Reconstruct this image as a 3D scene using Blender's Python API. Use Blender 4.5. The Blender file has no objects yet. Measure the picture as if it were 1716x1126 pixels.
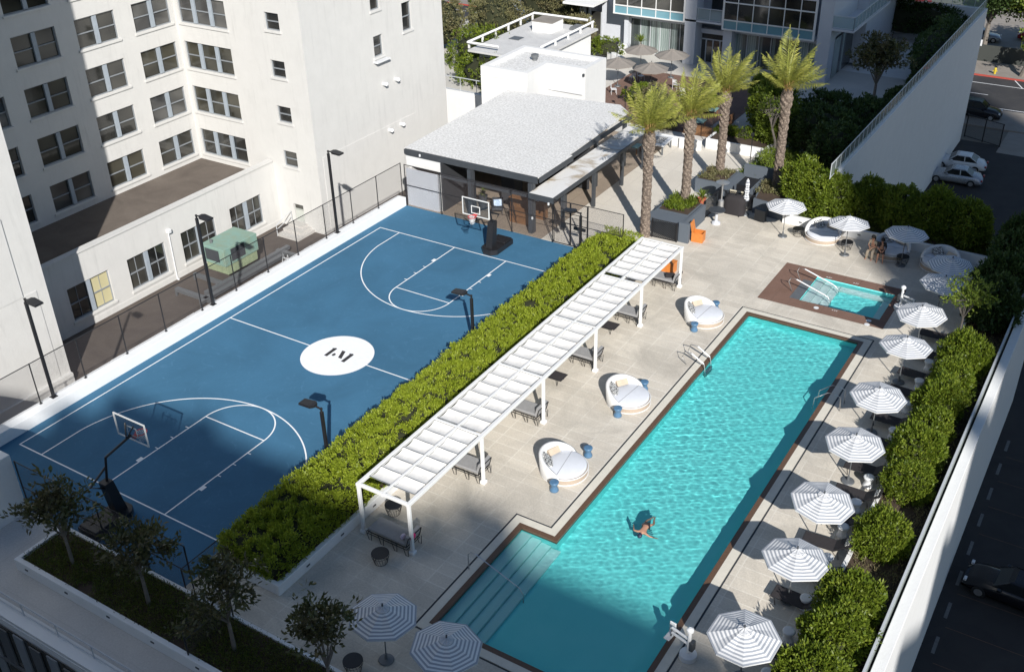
import bpy, math, random
import numpy as np
from mathutils import Vector, Matrix
R = math.radians
rng = random.Random(7)
S = bpy.context.scene
COL = S.collection
# ---------------------------------------------------------------- mesh builder
class M:
    """collects shapes in world (or local) coordinates and links them as ONE mesh object"""
    def __init__(s, org=(0, 0, 0), rz=0.0):
        s.v = []; s.f = []; s.org = Vector(org); s.rz = rz
    def add(s, vs, fs):
        n = len(s.v); s.v += [tuple(p) for p in vs]; s.f += [tuple(n+i for i in f) for f in fs]; return s
    def box(s, x0, y0, z0, x1, y1, z1, b=0.0):
        if x0 > x1: x0, x1 = x1, x0
        if y0 > y1: y0, y1 = y1, y0
        if z0 > z1: z0, z1 = z1, z0
        if b <= 0 or min(x1-x0, y1-y0, z1-z0) <= 2.2*b:
            vs = [(x0,y0,z0),(x1,y0,z0),(x1,y1,z0),(x0,y1,z0),(x0,y0,z1),(x1,y0,z1),(x1,y1,z1),(x0,y1,z1)]
            return s.add(vs, [(0,3,2,1),(4,5,6,7),(0,1,5,4),(1,2,6,5),(2,3,7,6),(3,0,4,7)])
        vs = []                                     # chamfered box, 24 vertices
        c = [(x0,y0,z0),(x1,y0,z0),(x1,y1,z0),(x0,y1,z0),(x0,y0,z1),(x1,y0,z1),(x1,y1,z1),(x0,y1,z1)]
        m = ((x0+x1)/2, (y0+y1)/2, (z0+z1)/2)
        for p in c:
            q = [p[i] + (b if p[i] < m[i] else -b) for i in range(3)]
            vs += [(p[0], q[1], q[2]), (q[0], p[1], q[2]), (q[0], q[1], p[2])]
        X = lambda i: 3*i; Y = lambda i: 3*i+1; Z = lambda i: 3*i+2
        fs = [(Z(0),Z(3),Z(2),Z(1)),(Z(4),Z(5),Z(6),Z(7)),(Y(0),Y(1),Y(5),Y(4)),(X(1),X(2),X(6),X(5)),(Y(2),Y(3),Y(7),Y(6)),(X(3),X(0),X(4),X(7))]
        for a, d in ((0,1),(4,5)):
            t = (Z, Y) if a == 0 else (Z, Y)
        E = [(0,1,Y,Z),(3,2,Y,Z),(4,5,Y,Z),(7,6,Y,Z),(0,3,X,Z),(1,2,X,Z),(4,7,X,Z),(5,6,X,Z),(0,4,X,Y),(1,5,X,Y),(2,6,X,Y),(3,7,X,Y)]
        for a, d, A, B in E: fs.append((A(a), A(d), B(d), B(a)))
        for i in range(8): fs.append((X(i), Y(i), Z(i)))
        return s.add(vs, fs)
    def obox(s, c, size, ax=0.0, ay=0.0, az=0.0):
        m = Matrix.Rotation(az, 3, 'Z') @ Matrix.Rotation(ay, 3, 'Y') @ Matrix.Rotation(ax, 3, 'X')
        h = Vector(size)/2; vs = []
        for dx, dy, dz in ((-1,-1,-1),(1,-1,-1),(1,1,-1),(-1,1,-1),(-1,-1,1),(1,-1,1),(1,1,1),(-1,1,1)):
            vs.append(Vector(c) + m @ Vector((dx*h.x, dy*h.y, dz*h.z)))
        return s.add(vs, [(0,3,2,1),(4,5,6,7),(0,1,5,4),(1,2,6,5),(2,3,7,6),(3,0,4,7)])
    def quad(s, a, b, c, d): return s.add([a, b, c, d], [(0,1,2,3)])
    def poly(s, pts): return s.add(pts, [tuple(range(len(pts)))])
    def prism(s, pts, z0, z1):
        n = len(pts)
        vs = [(x, y, z0) for x, y in pts] + [(x, y, z1) for x, y in pts]
        return s.add(vs, [tuple(range(n))[::-1], tuple(range(n, 2*n))] + [(i, (i+1) % n, n+(i+1) % n, n+i) for i in range(n)])
    def tube(s, path, r, n=8, caps=True, r1=None):
        P = [Vector(p) for p in path]; k = len(P)
        rr = r if isinstance(r, (list, tuple)) else [r + ((r1 if r1 is not None else r)-r)*i/max(1, k-1) for i in range(k)]
        base = len(s.v); up = None
        for i, p in enumerate(P):
            t = (P[min(i+1, k-1)] - P[max(i-1, 0)])
            if t.length < 1e-9: t = Vector((0,0,1))
            t.normalize()
            if up is None: up = Vector((0,0,1)) if abs(t.z) < .9 else Vector((1,0,0))
            a = t.cross(up)
            if a.length < 1e-6: a = t.cross(Vector((0,1,0)))
            a.normalize(); b = t.cross(a); up = -b if False else up
            for j in range(n):
                w = 2*math.pi*j/n
                s.v.append(tuple(p + rr[i]*(math.cos(w)*a + math.sin(w)*b)))
        for i in range(k-1):
            for j in range(n):
                q = (j+1) % n
                s.f.append((base+i*n+j, base+i*n+q, base+(i+1)*n+q, base+(i+1)*n+j))
        if caps:
            s.f.append(tuple(base+j for j in range(n))[::-1]); s.f.append(tuple(base+(k-1)*n+j for j in range(n)))
        return s
    def lathe(s, prof, c=(0,0), n=16, caps=True):
        base = len(s.v)
        for r, z in prof:
            for j in range(n):
                w = 2*math.pi*j/n; s.v.append((c[0]+r*math.cos(w), c[1]+r*math.sin(w), z))
        k = len(prof)
        for i in range(k-1):
            for j in range(n):
                q = (j+1) % n; s.f.append((base+i*n+j, base+i*n+q, base+(i+1)*n+q, base+(i+1)*n+j))
        if caps:
            s.f.append(tuple(base+j for j in range(n))[::-1]); s.f.append(tuple(base+(k-1)*n+j for j in range(n)))
        return s
    def build(s, name, mat, parent=None, smooth=False, subsurf=0, label=None):
        me = bpy.data.meshes.new(name)
        vs = [tuple(Vector(p)-s.org) for p in s.v]
        me.from_pydata(vs, [], s.f)
        if isinstance(mat, (list, tuple)):
            for m in mat: me.materials.append(m)
        else: me.materials.append(mat)
        if smooth: me.polygons.foreach_set('use_smooth', [True]*len(me.polygons))
        me.update()
        o = bpy.data.objects.new(name, me); COL.objects.link(o)
        if parent is not None: o.parent = parent
        else: o.location = s.org; o.rotation_euler.z = s.rz
        if subsurf:
            md = o.modifiers.new('sub', 'SUBSURF'); md.levels = md.render_levels = subsurf
        if label: o['label'] = label
        return o
def np_obj(name, V, F, mat, parent=None, smooth=False):
    """V (n,3) array, F (m,k) array of equal sized polygons -> one mesh object"""
    V = np.asarray(V, np.float32); F = np.asarray(F, np.int32); k = F.shape[1]
    me = bpy.data.meshes.new(name)
    me.vertices.add(len(V)); me.vertices.foreach_set('co', V.ravel())
    me.loops.add(F.size); me.loops.foreach_set('vertex_index', F.ravel())
    me.polygons.add(len(F)); me.polygons.foreach_set('loop_start', np.arange(0, F.size, k, dtype=np.int32))
    try: me.polygons.foreach_set('loop_total', np.full(len(F), k, np.int32))
    except Exception: pass
    if smooth: me.polygons.foreach_set('use_smooth', np.ones(len(F), bool))
    for m in (mat if isinstance(mat, (list, tuple)) else [mat]): me.materials.append(m)
    me.update(calc_edges=True); me.validate()
    o = bpy.data.objects.new(name, me); COL.objects.link(o)
    if parent is not None: o.parent = parent
    return o
def thing(name, label, cat, loc=(0,0,0), rz=0.0, group=None):
    o = bpy.data.objects.new(name, None); COL.objects.link(o); o.empty_display_size = .2
    o.location = loc; o.rotation_euler.z = rz; o['label'] = label; o['category'] = cat
    if group: o['group'] = group
    return o
def tag(o, label, cat, group=None, kind=None):
    o['label'] = label; o['category'] = cat
    if group: o['group'] = group
    if kind: o['kind'] = kind
    return o
def struct(o): o['kind'] = 'structure'; return o
def kids(o): return [c for c in list(bpy.data.objects) if c.parent == o]
def dup(root, loc, rz=0.0, label=None, scale=None):
    r = root.copy(); COL.objects.link(r); r.location = loc; r.rotation_euler.z = rz
    if scale: r.scale = (scale,)*3 if not isinstance(scale, tuple) else scale
    if label: r['label'] = label
    for ch in root.children:
        c = ch.copy(); COL.objects.link(c); c.parent = r
        for g in ch.children:
            d = g.copy(); COL.objects.link(d); d.parent = c
    return r
# ---------------------------------------------------------------- materials
def newmat(name):
    m = bpy.data.materials.new(name); m.use_nodes = True
    nt = m.node_tree; b = nt.nodes['Principled BSDF']
    return m, nt, b
def N(nt, t, **kw):
    n = nt.nodes.new(t)
    for k, v in kw.items():
        if k.startswith('i_'):
            key = k[2:].replace('_', ' '); n.inputs[key].default_value = v
        else: setattr(n, k, v)
    return n
def lk(nt, a, b): nt.links.new(a, b)
def mix(nt, fac, a, b, mode='MIX'):
    n = nt.nodes.new('ShaderNodeMix'); n.data_type = 'RGBA'; n.blend_type = mode
    for i, x in ((0, fac), (6, a), (7, b)):
        if isinstance(x, (int, float)): n.inputs[i].default_value = x
        elif isinstance(x, tuple): n.inputs[i].default_value = (*x, 1) if len(x) == 3 else x
        else: nt.links.new(x, n.inputs[i])
    return n.outputs[2]
def noise(nt, scale, detail=4, rough=.55, vec=None, dist=0.0):
    n = nt.nodes.new('ShaderNodeTexNoise'); n.inputs['Scale'].default_value = scale
    n.inputs['Detail'].default_value = detail; n.inputs['Roughness'].default_value = rough; n.inputs['Distortion'].default_value = dist
    if vec is not None: nt.links.new(vec, n.inputs['Vector'])
    return n.outputs['Fac']
def ramp(nt, x, lo, hi, a=0.0, b=1.0):
    n = nt.nodes.new('ShaderNodeMapRange'); n.inputs[1].default_value = lo; n.inputs[2].default_value = hi
    n.inputs[3].default_value = a; n.inputs[4].default_value = b; nt.links.new(x, n.inputs[0]); return n.outputs[0]
def objco(nt, scale=(1,1,1), rz=0):
    t = nt.nodes.new('ShaderNodeTexCoord'); mp = nt.nodes.new('ShaderNodeMapping')
    mp.inputs['Scale'].default_value = scale; mp.inputs['Rotation'].default_value = (0,0,rz)
    nt.links.new(t.outputs['Object'], mp.inputs[0]); return mp.outputs[0]
def geoco(nt, scale=(1,1,1)):
    t = nt.nodes.new('ShaderNodeNewGeometry'); mp = nt.nodes.new('ShaderNodeMapping'); mp.inputs['Scale'].default_value = scale
    nt.links.new(t.outputs['Position'], mp.inputs[0]); return mp.outputs[0]
def bump(nt, b, h, strength=.3, dist=.02):
    n = nt.nodes.new('ShaderNodeBump'); n.inputs['Strength'].default_value = strength; n.inputs['Distance'].default_value = dist
    nt.links.new(h, n.inputs['Height']); nt.links.new(n.outputs[0], b.inputs['Normal'])
def simple(name, c, rough=.6, metal=0.0, var=.12, scale=3.0, c2=None, bmp=0.0, bscale=40, spec=None):
    """base colour with gentle wear of its own, roughness variation and optional grain"""
    m, nt, b = newmat(name); v = objco(nt)
    n1 = noise(nt, scale, 5, .6, v); n2 = noise(nt, scale*7, 3, .6, v)
    d = tuple(x*(1-var) for x in c) if c2 is None else c2
    l = tuple(min(1, x*(1+var*.5)) for x in c)
    a = mix(nt, ramp(nt, n1, .3, .7), d, l)
    a = mix(nt, .35, a, mix(nt, ramp(nt, n2, .35, .65), tuple(x*(1-var*.6) for x in c), l))
    lk(nt, a, b.inputs['Base Color'])
    lk(nt, ramp(nt, n2, .3, .7, max(.02, rough-.08), min(1, rough+.08)), b.inputs['Roughness'])
    b.inputs['Metallic'].default_value = metal
    if spec is not None: b.inputs['Specular IOR Level'].default_value = spec
    if bmp: bump(nt, b, noise(nt, bscale, 3, .6, v), bmp, .01)
    return m
def leafmat(name, c1, c2, c3=None, trans=.35, rough=.45):
    """leaf colour differs from leaf to leaf and from clump to clump"""
    m, nt, b = newmat(name)
    g = nt.nodes.new('ShaderNodeNewGeometry')
    base = mix(nt, g.outputs['Random Per Island'], c1, c2)
    cl = noise(nt, .9, 3, .6, geoco(nt))
    base = mix(nt, ramp(nt, cl, .35, .65, 0, .6), base, c3 or tuple(x*.75 for x in c1))
    b.inputs['Roughness'].default_value = rough
    b.inputs['Specular IOR Level'].default_value = .3
    lk(nt, base, b.inputs['Base Color'])
    tr = nt.nodes.new('ShaderNodeBsdfTranslucent')
    lk(nt, mix(nt, .5, base, tuple(min(1, x*1.6) for x in c2)), tr.inputs['Color'])
    ms = nt.nodes.new('ShaderNodeMixShader'); ms.inputs[0].default_value = trans
    lk(nt, b.outputs[0], ms.inputs[1]); lk(nt, tr.outputs[0], ms.inputs[2])
    lk(nt, ms.outputs[0], nt.nodes['Material Output'].inputs[0])
    return m
MT = {}
def setup_mats():
    # painted stucco with faint streaks
    def stucco(name, c, streak=.5, amt=.22):
        m, nt, b = newmat(name); p = geoco(nt, (1,1,.10)); q = geoco(nt)
        st = ramp(nt, noise(nt, 3.2, 5, .65, p), .52, .78); big = ramp(nt, noise(nt, .35, 5, .6, q), .35, .7)
        a = mix(nt, ramp(nt, noise(nt, 1.1, 6, .7, q), .3, .75), tuple(x*.93 for x in c), c)
        mm = nt.nodes.new('ShaderNodeMath'); mm.operation = 'MULTIPLY'; lk(nt, st, mm.inputs[0]); lk(nt, big, mm.inputs[1])
        m2 = nt.nodes.new('ShaderNodeMath'); m2.operation = 'MULTIPLY'; lk(nt, mm.outputs[0], m2.inputs[0]); m2.inputs[1].default_value = streak
        a = mix(nt, m2.outputs[0], a, tuple(x*(1-amt*2) for x in c))
        lk(nt, a, b.inputs['Base Color']); b.inputs['Roughness'].default_value = .85
        bump(nt, b, noise(nt, 9, 6, .7, q), .25, .03)
        return m
    MT['wall'] = stucco('cream_stucco', (.63,.622,.60), .6, .2)
    MT['white'] = stucco('white_plaster', (.78,.78,.77), .3, .12)
    MT['clean'] = stucco('pavilion_plaster', (.72,.72,.71), .3, .12)
    MT['greyw'] = stucco('grey_plaster', (.58,.60,.64), .3, .12)
    MT['cool'] = stucco('grey_block_plaster', (.105,.125,.15), .3, .1)
    # concrete pavers
    def pavers(name, c1, c2, mort, sx, sy, rot=0, wear=.6):
        m, nt, b = newmat(name); v = geoco(nt)
        br = nt.nodes.new('ShaderNodeTexBrick'); br.offset = 0; br.squash = 1
        br.inputs['Scale'].default_value = 1; br.inputs['Brick Width'].default_value = sx; br.inputs['Row Height'].default_value = sy
        br.inputs['Mortar Size'].default_value = .028; br.inputs['Mortar Smooth'].default_value = .3; br.inputs['Bias'].default_value = 0
        br.inputs['Color1'].default_value = (*c1, 1); br.inputs['Color2'].default_value = (*c2, 1); br.inputs['Mortar'].default_value = (*mort, 1)
        lk(nt, v, br.inputs['Vector'])
        st = ramp(nt, noise(nt, .32, 7, .68, v, .8), .42, .68); f = noise(nt, 14, 5, .7, v)
        a = mix(nt, st, br.outputs[0], tuple(x*wear for x in c1))
        a = mix(nt, .22, a, mix(nt, ramp(nt, f, .35, .65), tuple(x*.55 for x in c1), tuple(x*1.35 for x in c1)))
        cr = ramp(nt, noise(nt, 1.3, 8, .75, v, 1.5), .62, .70)
        a = mix(nt, mix(nt, .55, (0,0,0), cr) if False else .0, a, c1) if False else mix(nt, ramp(nt, noise(nt, 1.6, 8, .75, v, 1.2), .6, .8, 0, .45), a, tuple(x*.5 for x in c1))
        lk(nt, a, b.inputs['Base Color']); b.inputs['Roughness'].default_value = .85
        bump(nt, b, f, .2, .01)
        return m
    MT['deck'] = pavers('pool_deck_pavers', (.66,.605,.515), (.545,.495,.42), (.71,.67,.59), 1.22, .61, wear=.62)
    MT['patio'] = pavers('patio_pavers', (.65,.605,.53), (.61,.565,.49), (.52,.48,.42), 1.5, 1.5, wear=.85)
    MT['walk'] = pavers('walkway_concrete', (.56,.54,.51), (.53,.51,.48), (.48,.46,.43), 6, 6, wear=.85)
    MT['coping'] = simple('pale_coping_stone', (.66,.62,.53), .7, var=.12, scale=2, bmp=.2)
    MT['brick'] = pavers('red_brown_decking', (.24,.135,.095), (.20,.115,.085), (.14,.09,.07), .9, .11)
    MT['gravelroof'] = None
    # court paint
    def court(name, c):
        m, nt, b = newmat(name); v = geoco(nt)
        n1 = noise(nt, .25, 6, .6, v, .5); n2 = noise(nt, 9, 4, .7, v); n3 = noise(nt, 1.4, 8, .7, v, 2.0)
        a = mix(nt, ramp(nt, n1, .3, .7), tuple(x*.82 for x in c), tuple(x*1.12 for x in c))
        a = mix(nt, ramp(nt, n3, .56, .70, 0, .42), a, tuple(min(1, x*1.3+.03) for x in c))
        a = mix(nt, ramp(nt, n2, .3, .7, 0, .3), a, tuple(x*.8 for x in c))
        lk(nt, a, b.inputs['Base Color']); b.inputs['Roughness'].default_value = .8; b.inputs['Specular IOR Level'].default_value = .2
        bump(nt, b, noise(nt, 60, 2, .6, v), .25, .004)
        return m
    MT['court'] = court('blue_court_paint', (.054,.160,.268))
    MT['line'] = simple('white_court_paint', (.84,.85,.86), .6, var=.06, scale=4)
    MT['logo'] = simple('black_court_paint', (.035,.033,.035), .6, var=.2)
    def rough_ground(name, c, c2, s=1.0, bm=.4):
        m, nt, b = newmat(name); v = geoco(nt)
        a = mix(nt, ramp(nt, noise(nt, .5*s, 7, .65, v, .8), .35, .68), c, c2)
        a = mix(nt, ramp(nt, noise(nt, 22*s, 4, .75, v), .3, .7, 0, .45), a, tuple(x*.55 for x in c))
        lk(nt, a, b.inputs['Base Color']); b.inputs['Roughness'].default_value = .9
        bump(nt, b, noise(nt, 30*s, 4, .7, v), bm, .02)
        return m
    MT['asphalt'] = rough_ground('asphalt', (.026,.025,.027), (.042,.040,.040))
    MT['street'] = rough_ground('street_asphalt', (.035,.035,.038), (.055,.053,.053))
    MT['pavement'] = rough_ground('pavement_concrete', (.26,.23,.20), (.33,.30,.265))
    MT['tarroof'] = rough_ground('old_tar_roof', (.085,.068,.058), (.13,.108,.092), 1.0)
    MT['annexroof'] = rough_ground('brown_roof_felt', (.12,.098,.082), (.185,.155,.13), .8)
    MT['chiproof'] = rough_ground('white_chip_roof', (.60,.595,.585), (.72,.715,.70), 1.6, .6)
    m, nt, b = newmat('speckled_chip_roof'); v = geoco(nt)
    a = mix(nt, ramp(nt, noise(nt, 7, 3, .8, v), .36, .64), (.50,.495,.48), (.80,.795,.78)); a = mix(nt, ramp(nt, noise(nt, .6, 5, .6, v, 1), .45, .75, 0, .25), a, (.50,.49,.47))
    lk(nt, a, b.inputs['Base Color']); b.inputs['Roughness'].default_value = .9; bump(nt, b, noise(nt, 12, 4, .8, v), .5, .02); MT['speckle'] = m
    MT['soil'] = rough_ground('planter_soil', (.05,.033,.022), (.09,.06,.04), 3)
    MT['earth'] = rough_ground('earth', (.16,.14,.115), (.2,.18,.15), .3)
    MT['dirt'] = rough_ground('terrace_floor', (.58,.56,.52), (.66,.63,.58), 1)
    MT['woodfloor'] = pavers('bar_floor_planks', (.36,.29,.225), (.31,.25,.19), (.2,.16,.12), 1.2, .16)
    MT['redfloor'] = pavers('terracotta_floor', (.22,.13,.10), (.19,.115,.09), (.14,.1,.08), .4, .4)
    # metals, plastics, fabric
    MT['black'] = simple('black_metal', (.016,.016,.018), .45, var=.3)
    MT['dark'] = simple('charcoal_steel', (.05,.056,.064), .5, var=.2)
    MT['grey'] = simple('grey_steel', (.16,.17,.18), .45, .3, var=.15)
    MT['chrome'] = simple('stainless_steel', (.62,.62,.62), .38, .8, var=.1)
    MT['bluegrey'] = simple('blue_grey_window_paint', (.33,.375,.42), .5, var=.15)
    MT['greyframe'] = simple('grey_window_paint', (.26,.28,.30), .5, var=.15)
    MT['whitemetal'] = simple('white_powder_coat', (.76,.76,.745), .45, var=.06)
    MT['whitepl'] = simple('white_plastic', (.72,.73,.74), .4, var=.06)
    MT['rail'] = simple('grey_rail_paint', (.5,.52,.54), .4, var=.1)
    MT['fabric'] = simple('grey_cushion_fabric', (.28,.28,.285), .9, var=.15, scale=6, bmp=.3, bscale=120)
    MT['fabdark'] = simple('dark_mesh_sling', (.032,.028,.030), .8, var=.25, scale=8, bmp=.3, bscale=160)
    MT['mattress'] = simple('white_mattress_fabric', (.66,.68,.72), .9, var=.06, scale=3, bmp=.25, bscale=12)
    MT['wicker'] = simple('tan_wicker', (.46,.37,.29), .7, var=.25, scale=20, bmp=.5, bscale=60)
    MT['whitewick'] = simple('white_wicker', (.72,.71,.69), .7, var=.12, scale=20, bmp=.5, bscale=60)
    MT['bluecer'] = simple('blue_ceramic', (.085,.18,.30), .3, var=.2, scale=5)
    MT['orange'] = simple('orange_teak', (.62,.21,.045), .5, var=.25, scale=5)
    MT['wood'] = simple('brown_wood', (.20,.10,.045), .5, var=.3, scale=4)
    MT['green'] = simple('mint_green_metal', (.19,.33,.29), .6, var=.22, scale=2.2, c2=(.25,.29,.20))
    MT['greent'] = simple('green_table_top', (.22,.36,.33), .5, var=.15)
    MT['red'] = simple('red_paint', (.55,.03,.03), .4, var=.1)
    MT['kerbred'] = simple('red_kerb_paint', (.42,.07,.05), .7, var=.2, scale=6)
    MT['yellow'] = simple('yellow_paint', (.55,.42,.03), .5, var=.1)
    MT['pink'] = simple('pink_towel', (.75,.04,.19), .9, var=.15, scale=20)
    MT['taupe'] = simple('taupe_canvas', (.24,.215,.19), .9, var=.1, scale=6)
    MT['bark'] = simple('grey_bark', (.20,.175,.15), .9, var=.35, scale=8, bmp=.6, bscale=25)
    MT['terracotta'] = simple('terracotta_pot', (.45,.13,.07), .7, var=.1)
    # wavy awning cloth
    MT['awning'] = simple('white_awning_cloth', (.80,.78,.74), .85, var=.16, scale=1.2, bmp=.3, bscale=5)
    MT['curb'] = simple('white_wall_paint', (.80,.81,.81), .7, var=.05, scale=1.5)
    # glass
    m, nt, b = newmat('dark_window_glass'); v = geoco(nt)
    a = mix(nt, ramp(nt, noise(nt, .4, 1, .4, v), .35, .65), (.014,.015,.015), (.06,.058,.05))
    lk(nt, a, b.inputs['Base Color']); b.inputs['Roughness'].default_value = .06; b.inputs['Specular IOR Level'].default_value = .8
    MT['glass'] = m
    for nm_, c0, c1 in (('olive_window_glass', (.03,.029,.022), (.07,.066,.05)), ('pale_window_glass', (.05,.05,.05), (.12,.118,.11))):
        m, nt, b = newmat(nm_); v = geoco(nt, (1,1,2)); lk(nt, mix(nt, ramp(nt, noise(nt, .5, 0, .5, v), .3, .7), c0, c1), b.inputs['Base Color']); b.inputs['Roughness'].default_value = .08; MT[nm_] = m
    m, nt, b = newmat('blind_window_glass'); b.inputs['Base Color'].default_value = (.55,.50,.30,1); b.inputs['Roughness'].default_value = .15; MT['blind'] = m
    m, nt, b = newmat('teal_spandrel_glass'); b.inputs['Base Color'].default_value = (.16,.32,.38,1); b.inputs['Roughness'].default_value = .08; MT['tealglass'] = m
    m, nt, b = newmat('pale_rail_glass'); out = nt.nodes['Material Output']
    tr = nt.nodes.new('ShaderNodeBsdfTransparent'); tr.inputs[0].default_value = (.62,.74,.72,1)
    ms = nt.nodes.new('ShaderNodeMixShader'); ms.inputs[0].default_value = .35; b.inputs['Roughness'].default_value = .1; b.inputs['Base Color'].default_value = (.55,.62,.60,1)
    lk(nt, tr.outputs[0], ms.inputs[1]); lk(nt, b.outputs[0], ms.inputs[2]); lk(nt, ms.outputs[0], out.inputs[0]); MT['railglass'] = m
    m, nt, b = newmat('clear_backboard'); out = nt.nodes['Material Output']
    tr = nt.nodes.new('ShaderNodeBsdfTransparent'); tr.inputs[0].default_value = (.85,.88,.9,1)
    ms = nt.nodes.new('ShaderNodeMixShader'); ms.inputs[0].default_value = .05; b.inputs['Roughness'].default_value = .05; b.inputs['Base Color'].default_value = (.2,.24,.28,1)
    lk(nt, tr.outputs[0], ms.inputs[1]); lk(nt, b.outputs[0], ms.inputs[2]); lk(nt, ms.outputs[0], out.inputs[0]); MT['board'] = m
    # curtain glass (pale folds behind glass)
    m, nt, b = newmat('curtained_glass'); v = geoco(nt)
    w = nt.nodes.new('ShaderNodeTexWave'); w.inputs['Scale'].default_value = 1.6; w.inputs['Distortion'].default_value = 2.5; w.inputs['Detail'].default_value = 2; lk(nt, v, w.inputs['Vector'])
    pz = nt.nodes.new('ShaderNodeMapping'); pz.inputs['Scale'].default_value = (1,1,.03); lk(nt, v, pz.inputs[0])
    cc = ramp(nt, noise(nt, 1.1, 2, .5, pz.outputs[0]), .45, .58)
    a = mix(nt, cc, (.05,.06,.06), mix(nt, w.outputs[0], (.20,.25,.235), (.36,.42,.40)))
    lk(nt, a, b.inputs['Base Color']); b.inputs['Roughness'].default_value = .1; MT['curtain'] = m
    m, nt, b = newmat('pale_reflection_glass'); out = nt.nodes['Material Output']
    tr = nt.nodes.new('ShaderNodeBsdfTransparent'); tr.inputs[0].default_value = (.7,.78,.76,1)
    ms = nt.nodes.new('ShaderNodeMixShader'); ms.inputs[0].default_value = .72; b.inputs['Roughness'].default_value = .3; b.inputs['Base Color'].default_value = (.50,.55,.53,1)
    lk(nt, tr.outputs[0], ms.inputs[1]); lk(nt, b.outputs[0], ms.inputs[2]); lk(nt, ms.outputs[0], out.inputs[0]); MT['palereflect'] = m  # pale opaque mix stands in for a whitish reflection on the rail glass
    # chain link: woven wires with open cells between them
    def mesh_mat(name, cell, wire, c):
        m, nt, b = newmat(name); out = nt.nodes['Material Output']; t = nt.nodes.new('ShaderNodeNewGeometry')
        sx = nt.nodes.new('ShaderNodeSeparateXYZ'); lk(nt, t.outputs['Position'], sx.inputs[0])
        hor = nt.nodes.new('ShaderNodeMath'); hor.operation = 'ADD'; lk(nt, sx.outputs[0], hor.inputs[0]); lk(nt, sx.outputs[1], hor.inputs[1])
        outs = []
        for sg in (1, -1):
            z = nt.nodes.new('ShaderNodeMath'); z.operation = 'MULTIPLY_ADD'; lk(nt, sx.outputs[2], z.inputs[0]); z.inputs[1].default_value = sg; lk(nt, hor.outputs[0], z.inputs[2])
            pp = nt.nodes.new('ShaderNodeMath'); pp.operation = 'PINGPONG'; lk(nt, z.outputs[0], pp.inputs[0]); pp.inputs[1].default_value = cell
            lt = nt.nodes.new('ShaderNodeMath'); lt.operation = 'LESS_THAN'; lk(nt, pp.outputs[0], lt.inputs[0]); lt.inputs[1].default_value = wire; outs.append(lt)
        mx = nt.nodes.new('ShaderNodeMath'); mx.operation = 'MAXIMUM'; lk(nt, outs[0].outputs[0], mx.inputs[0]); lk(nt, outs[1].outputs[0], mx.inputs[1])
        tr = nt.nodes.new('ShaderNodeBsdfTransparent'); ms = nt.nodes.new('ShaderNodeMixShader')
        b.inputs['Base Color'].default_value = (*c, 1); b.inputs['Roughness'].default_value = .5
        lk(nt, mx.outputs[0], ms.inputs[0]); lk(nt, tr.outputs[0], ms.inputs[1]); lk(nt, b.outputs[0], ms.inputs[2]); lk(nt, ms.outputs[0], out.inputs[0])
        return m
    MT['link'] = mesh_mat('black_chain_link', .03, .0032, (.10,.085,.085))
    MT['linkgrey'] = mesh_mat('grey_chain_link', .035, .006, (.10,.10,.10))
    MT['screen'] = mesh_mat('black_pierced_panel', .06, .022, (.012,.012,.014))
    MT['net'] = mesh_mat('white_net', .05, .01, (.8,.8,.8))
    # striped umbrella canvas: uses ring distance stored per face corner
    m, nt, b = newmat('striped_umbrella_canvas'); at = nt.nodes.new('ShaderNodeAttribute'); at.attribute_name = 'ring'
    pp = nt.nodes.new('ShaderNodeMath'); pp.operation = 'FRACT'; mu = nt.nodes.new('ShaderNodeMath'); mu.operation = 'MULTIPLY'; mu.inputs[1].default_value = 9.0
    lk(nt, at.outputs['Fac'], mu.inputs[0]); lk(nt, mu.outputs[0], pp.inputs[0])
    gt = nt.nodes.new('ShaderNodeMath'); gt.operation = 'GREATER_THAN'; gt.inputs[1].default_value = .52; lk(nt, pp.outputs[0], gt.inputs[0])
    a = mix(nt, gt.outputs[0], (.82,.82,.82), (.37,.395,.44)); lk(nt, a, b.inputs['Base Color']); b.inputs['Roughness'].default_value = .9
    tr = nt.nodes.new('ShaderNodeBsdfTranslucent'); lk(nt, a, tr.inputs[0]); ms = nt.nodes.new('ShaderNodeMixShader'); ms.inputs[0].default_value = .15
    lk(nt, b.outputs[0], ms.inputs[1]); lk(nt, tr.outputs[0], ms.inputs[2]); lk(nt, ms.outputs[0], nt.nodes['Material Output'].inputs[0]); MT['stripe'] = m
    # pattern cushion
    m, nt, b = newmat('black_white_pillow'); v = objco(nt); vo = nt.nodes.new('ShaderNodeTexVoronoi'); vo.feature = 'DISTANCE_TO_EDGE'; vo.inputs['Scale'].default_value = 11; lk(nt, v, vo.inputs['Vector'])
    lt = nt.nodes.new('ShaderNodeMath'); lt.operation = 'LESS_THAN'; lt.inputs[1].default_value = .12; lk(nt, vo.outputs[0], lt.inputs[0])
    lk(nt, mix(nt, lt.outputs[0], (.6,.6,.58), (.05,.05,.055)), b.inputs['Base Color']); b.inputs['Roughness'].default_value = .9; MT['pillow'] = m
    # pool plaster and water
    m, nt, b = newmat('pool_plaster'); v = geoco(nt)
    a = mix(nt, ramp(nt, noise(nt, .5, 5, .6, v), .3, .7), (.19,.89,.88), (.235,.93,.92)); lk(nt, a, b.inputs['Base Color']); b.inputs['Roughness'].default_value = .6; MT['plaster'] = m
    m, nt, b = newmat('pale_step_plaster'); v = geoco(nt)
    a = mix(nt, ramp(nt, noise(nt, .7, 5, .6, v), .3, .7), (.42,.80,.79), (.47,.85,.84)); lk(nt, a, b.inputs['Base Color']); b.inputs['Roughness'].default_value = .6; MT['stepplaster'] = m
    MT['tile'] = simple('brown_waterline_tile', (.13,.075,.045), .35, var=.3, scale=10)
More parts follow.
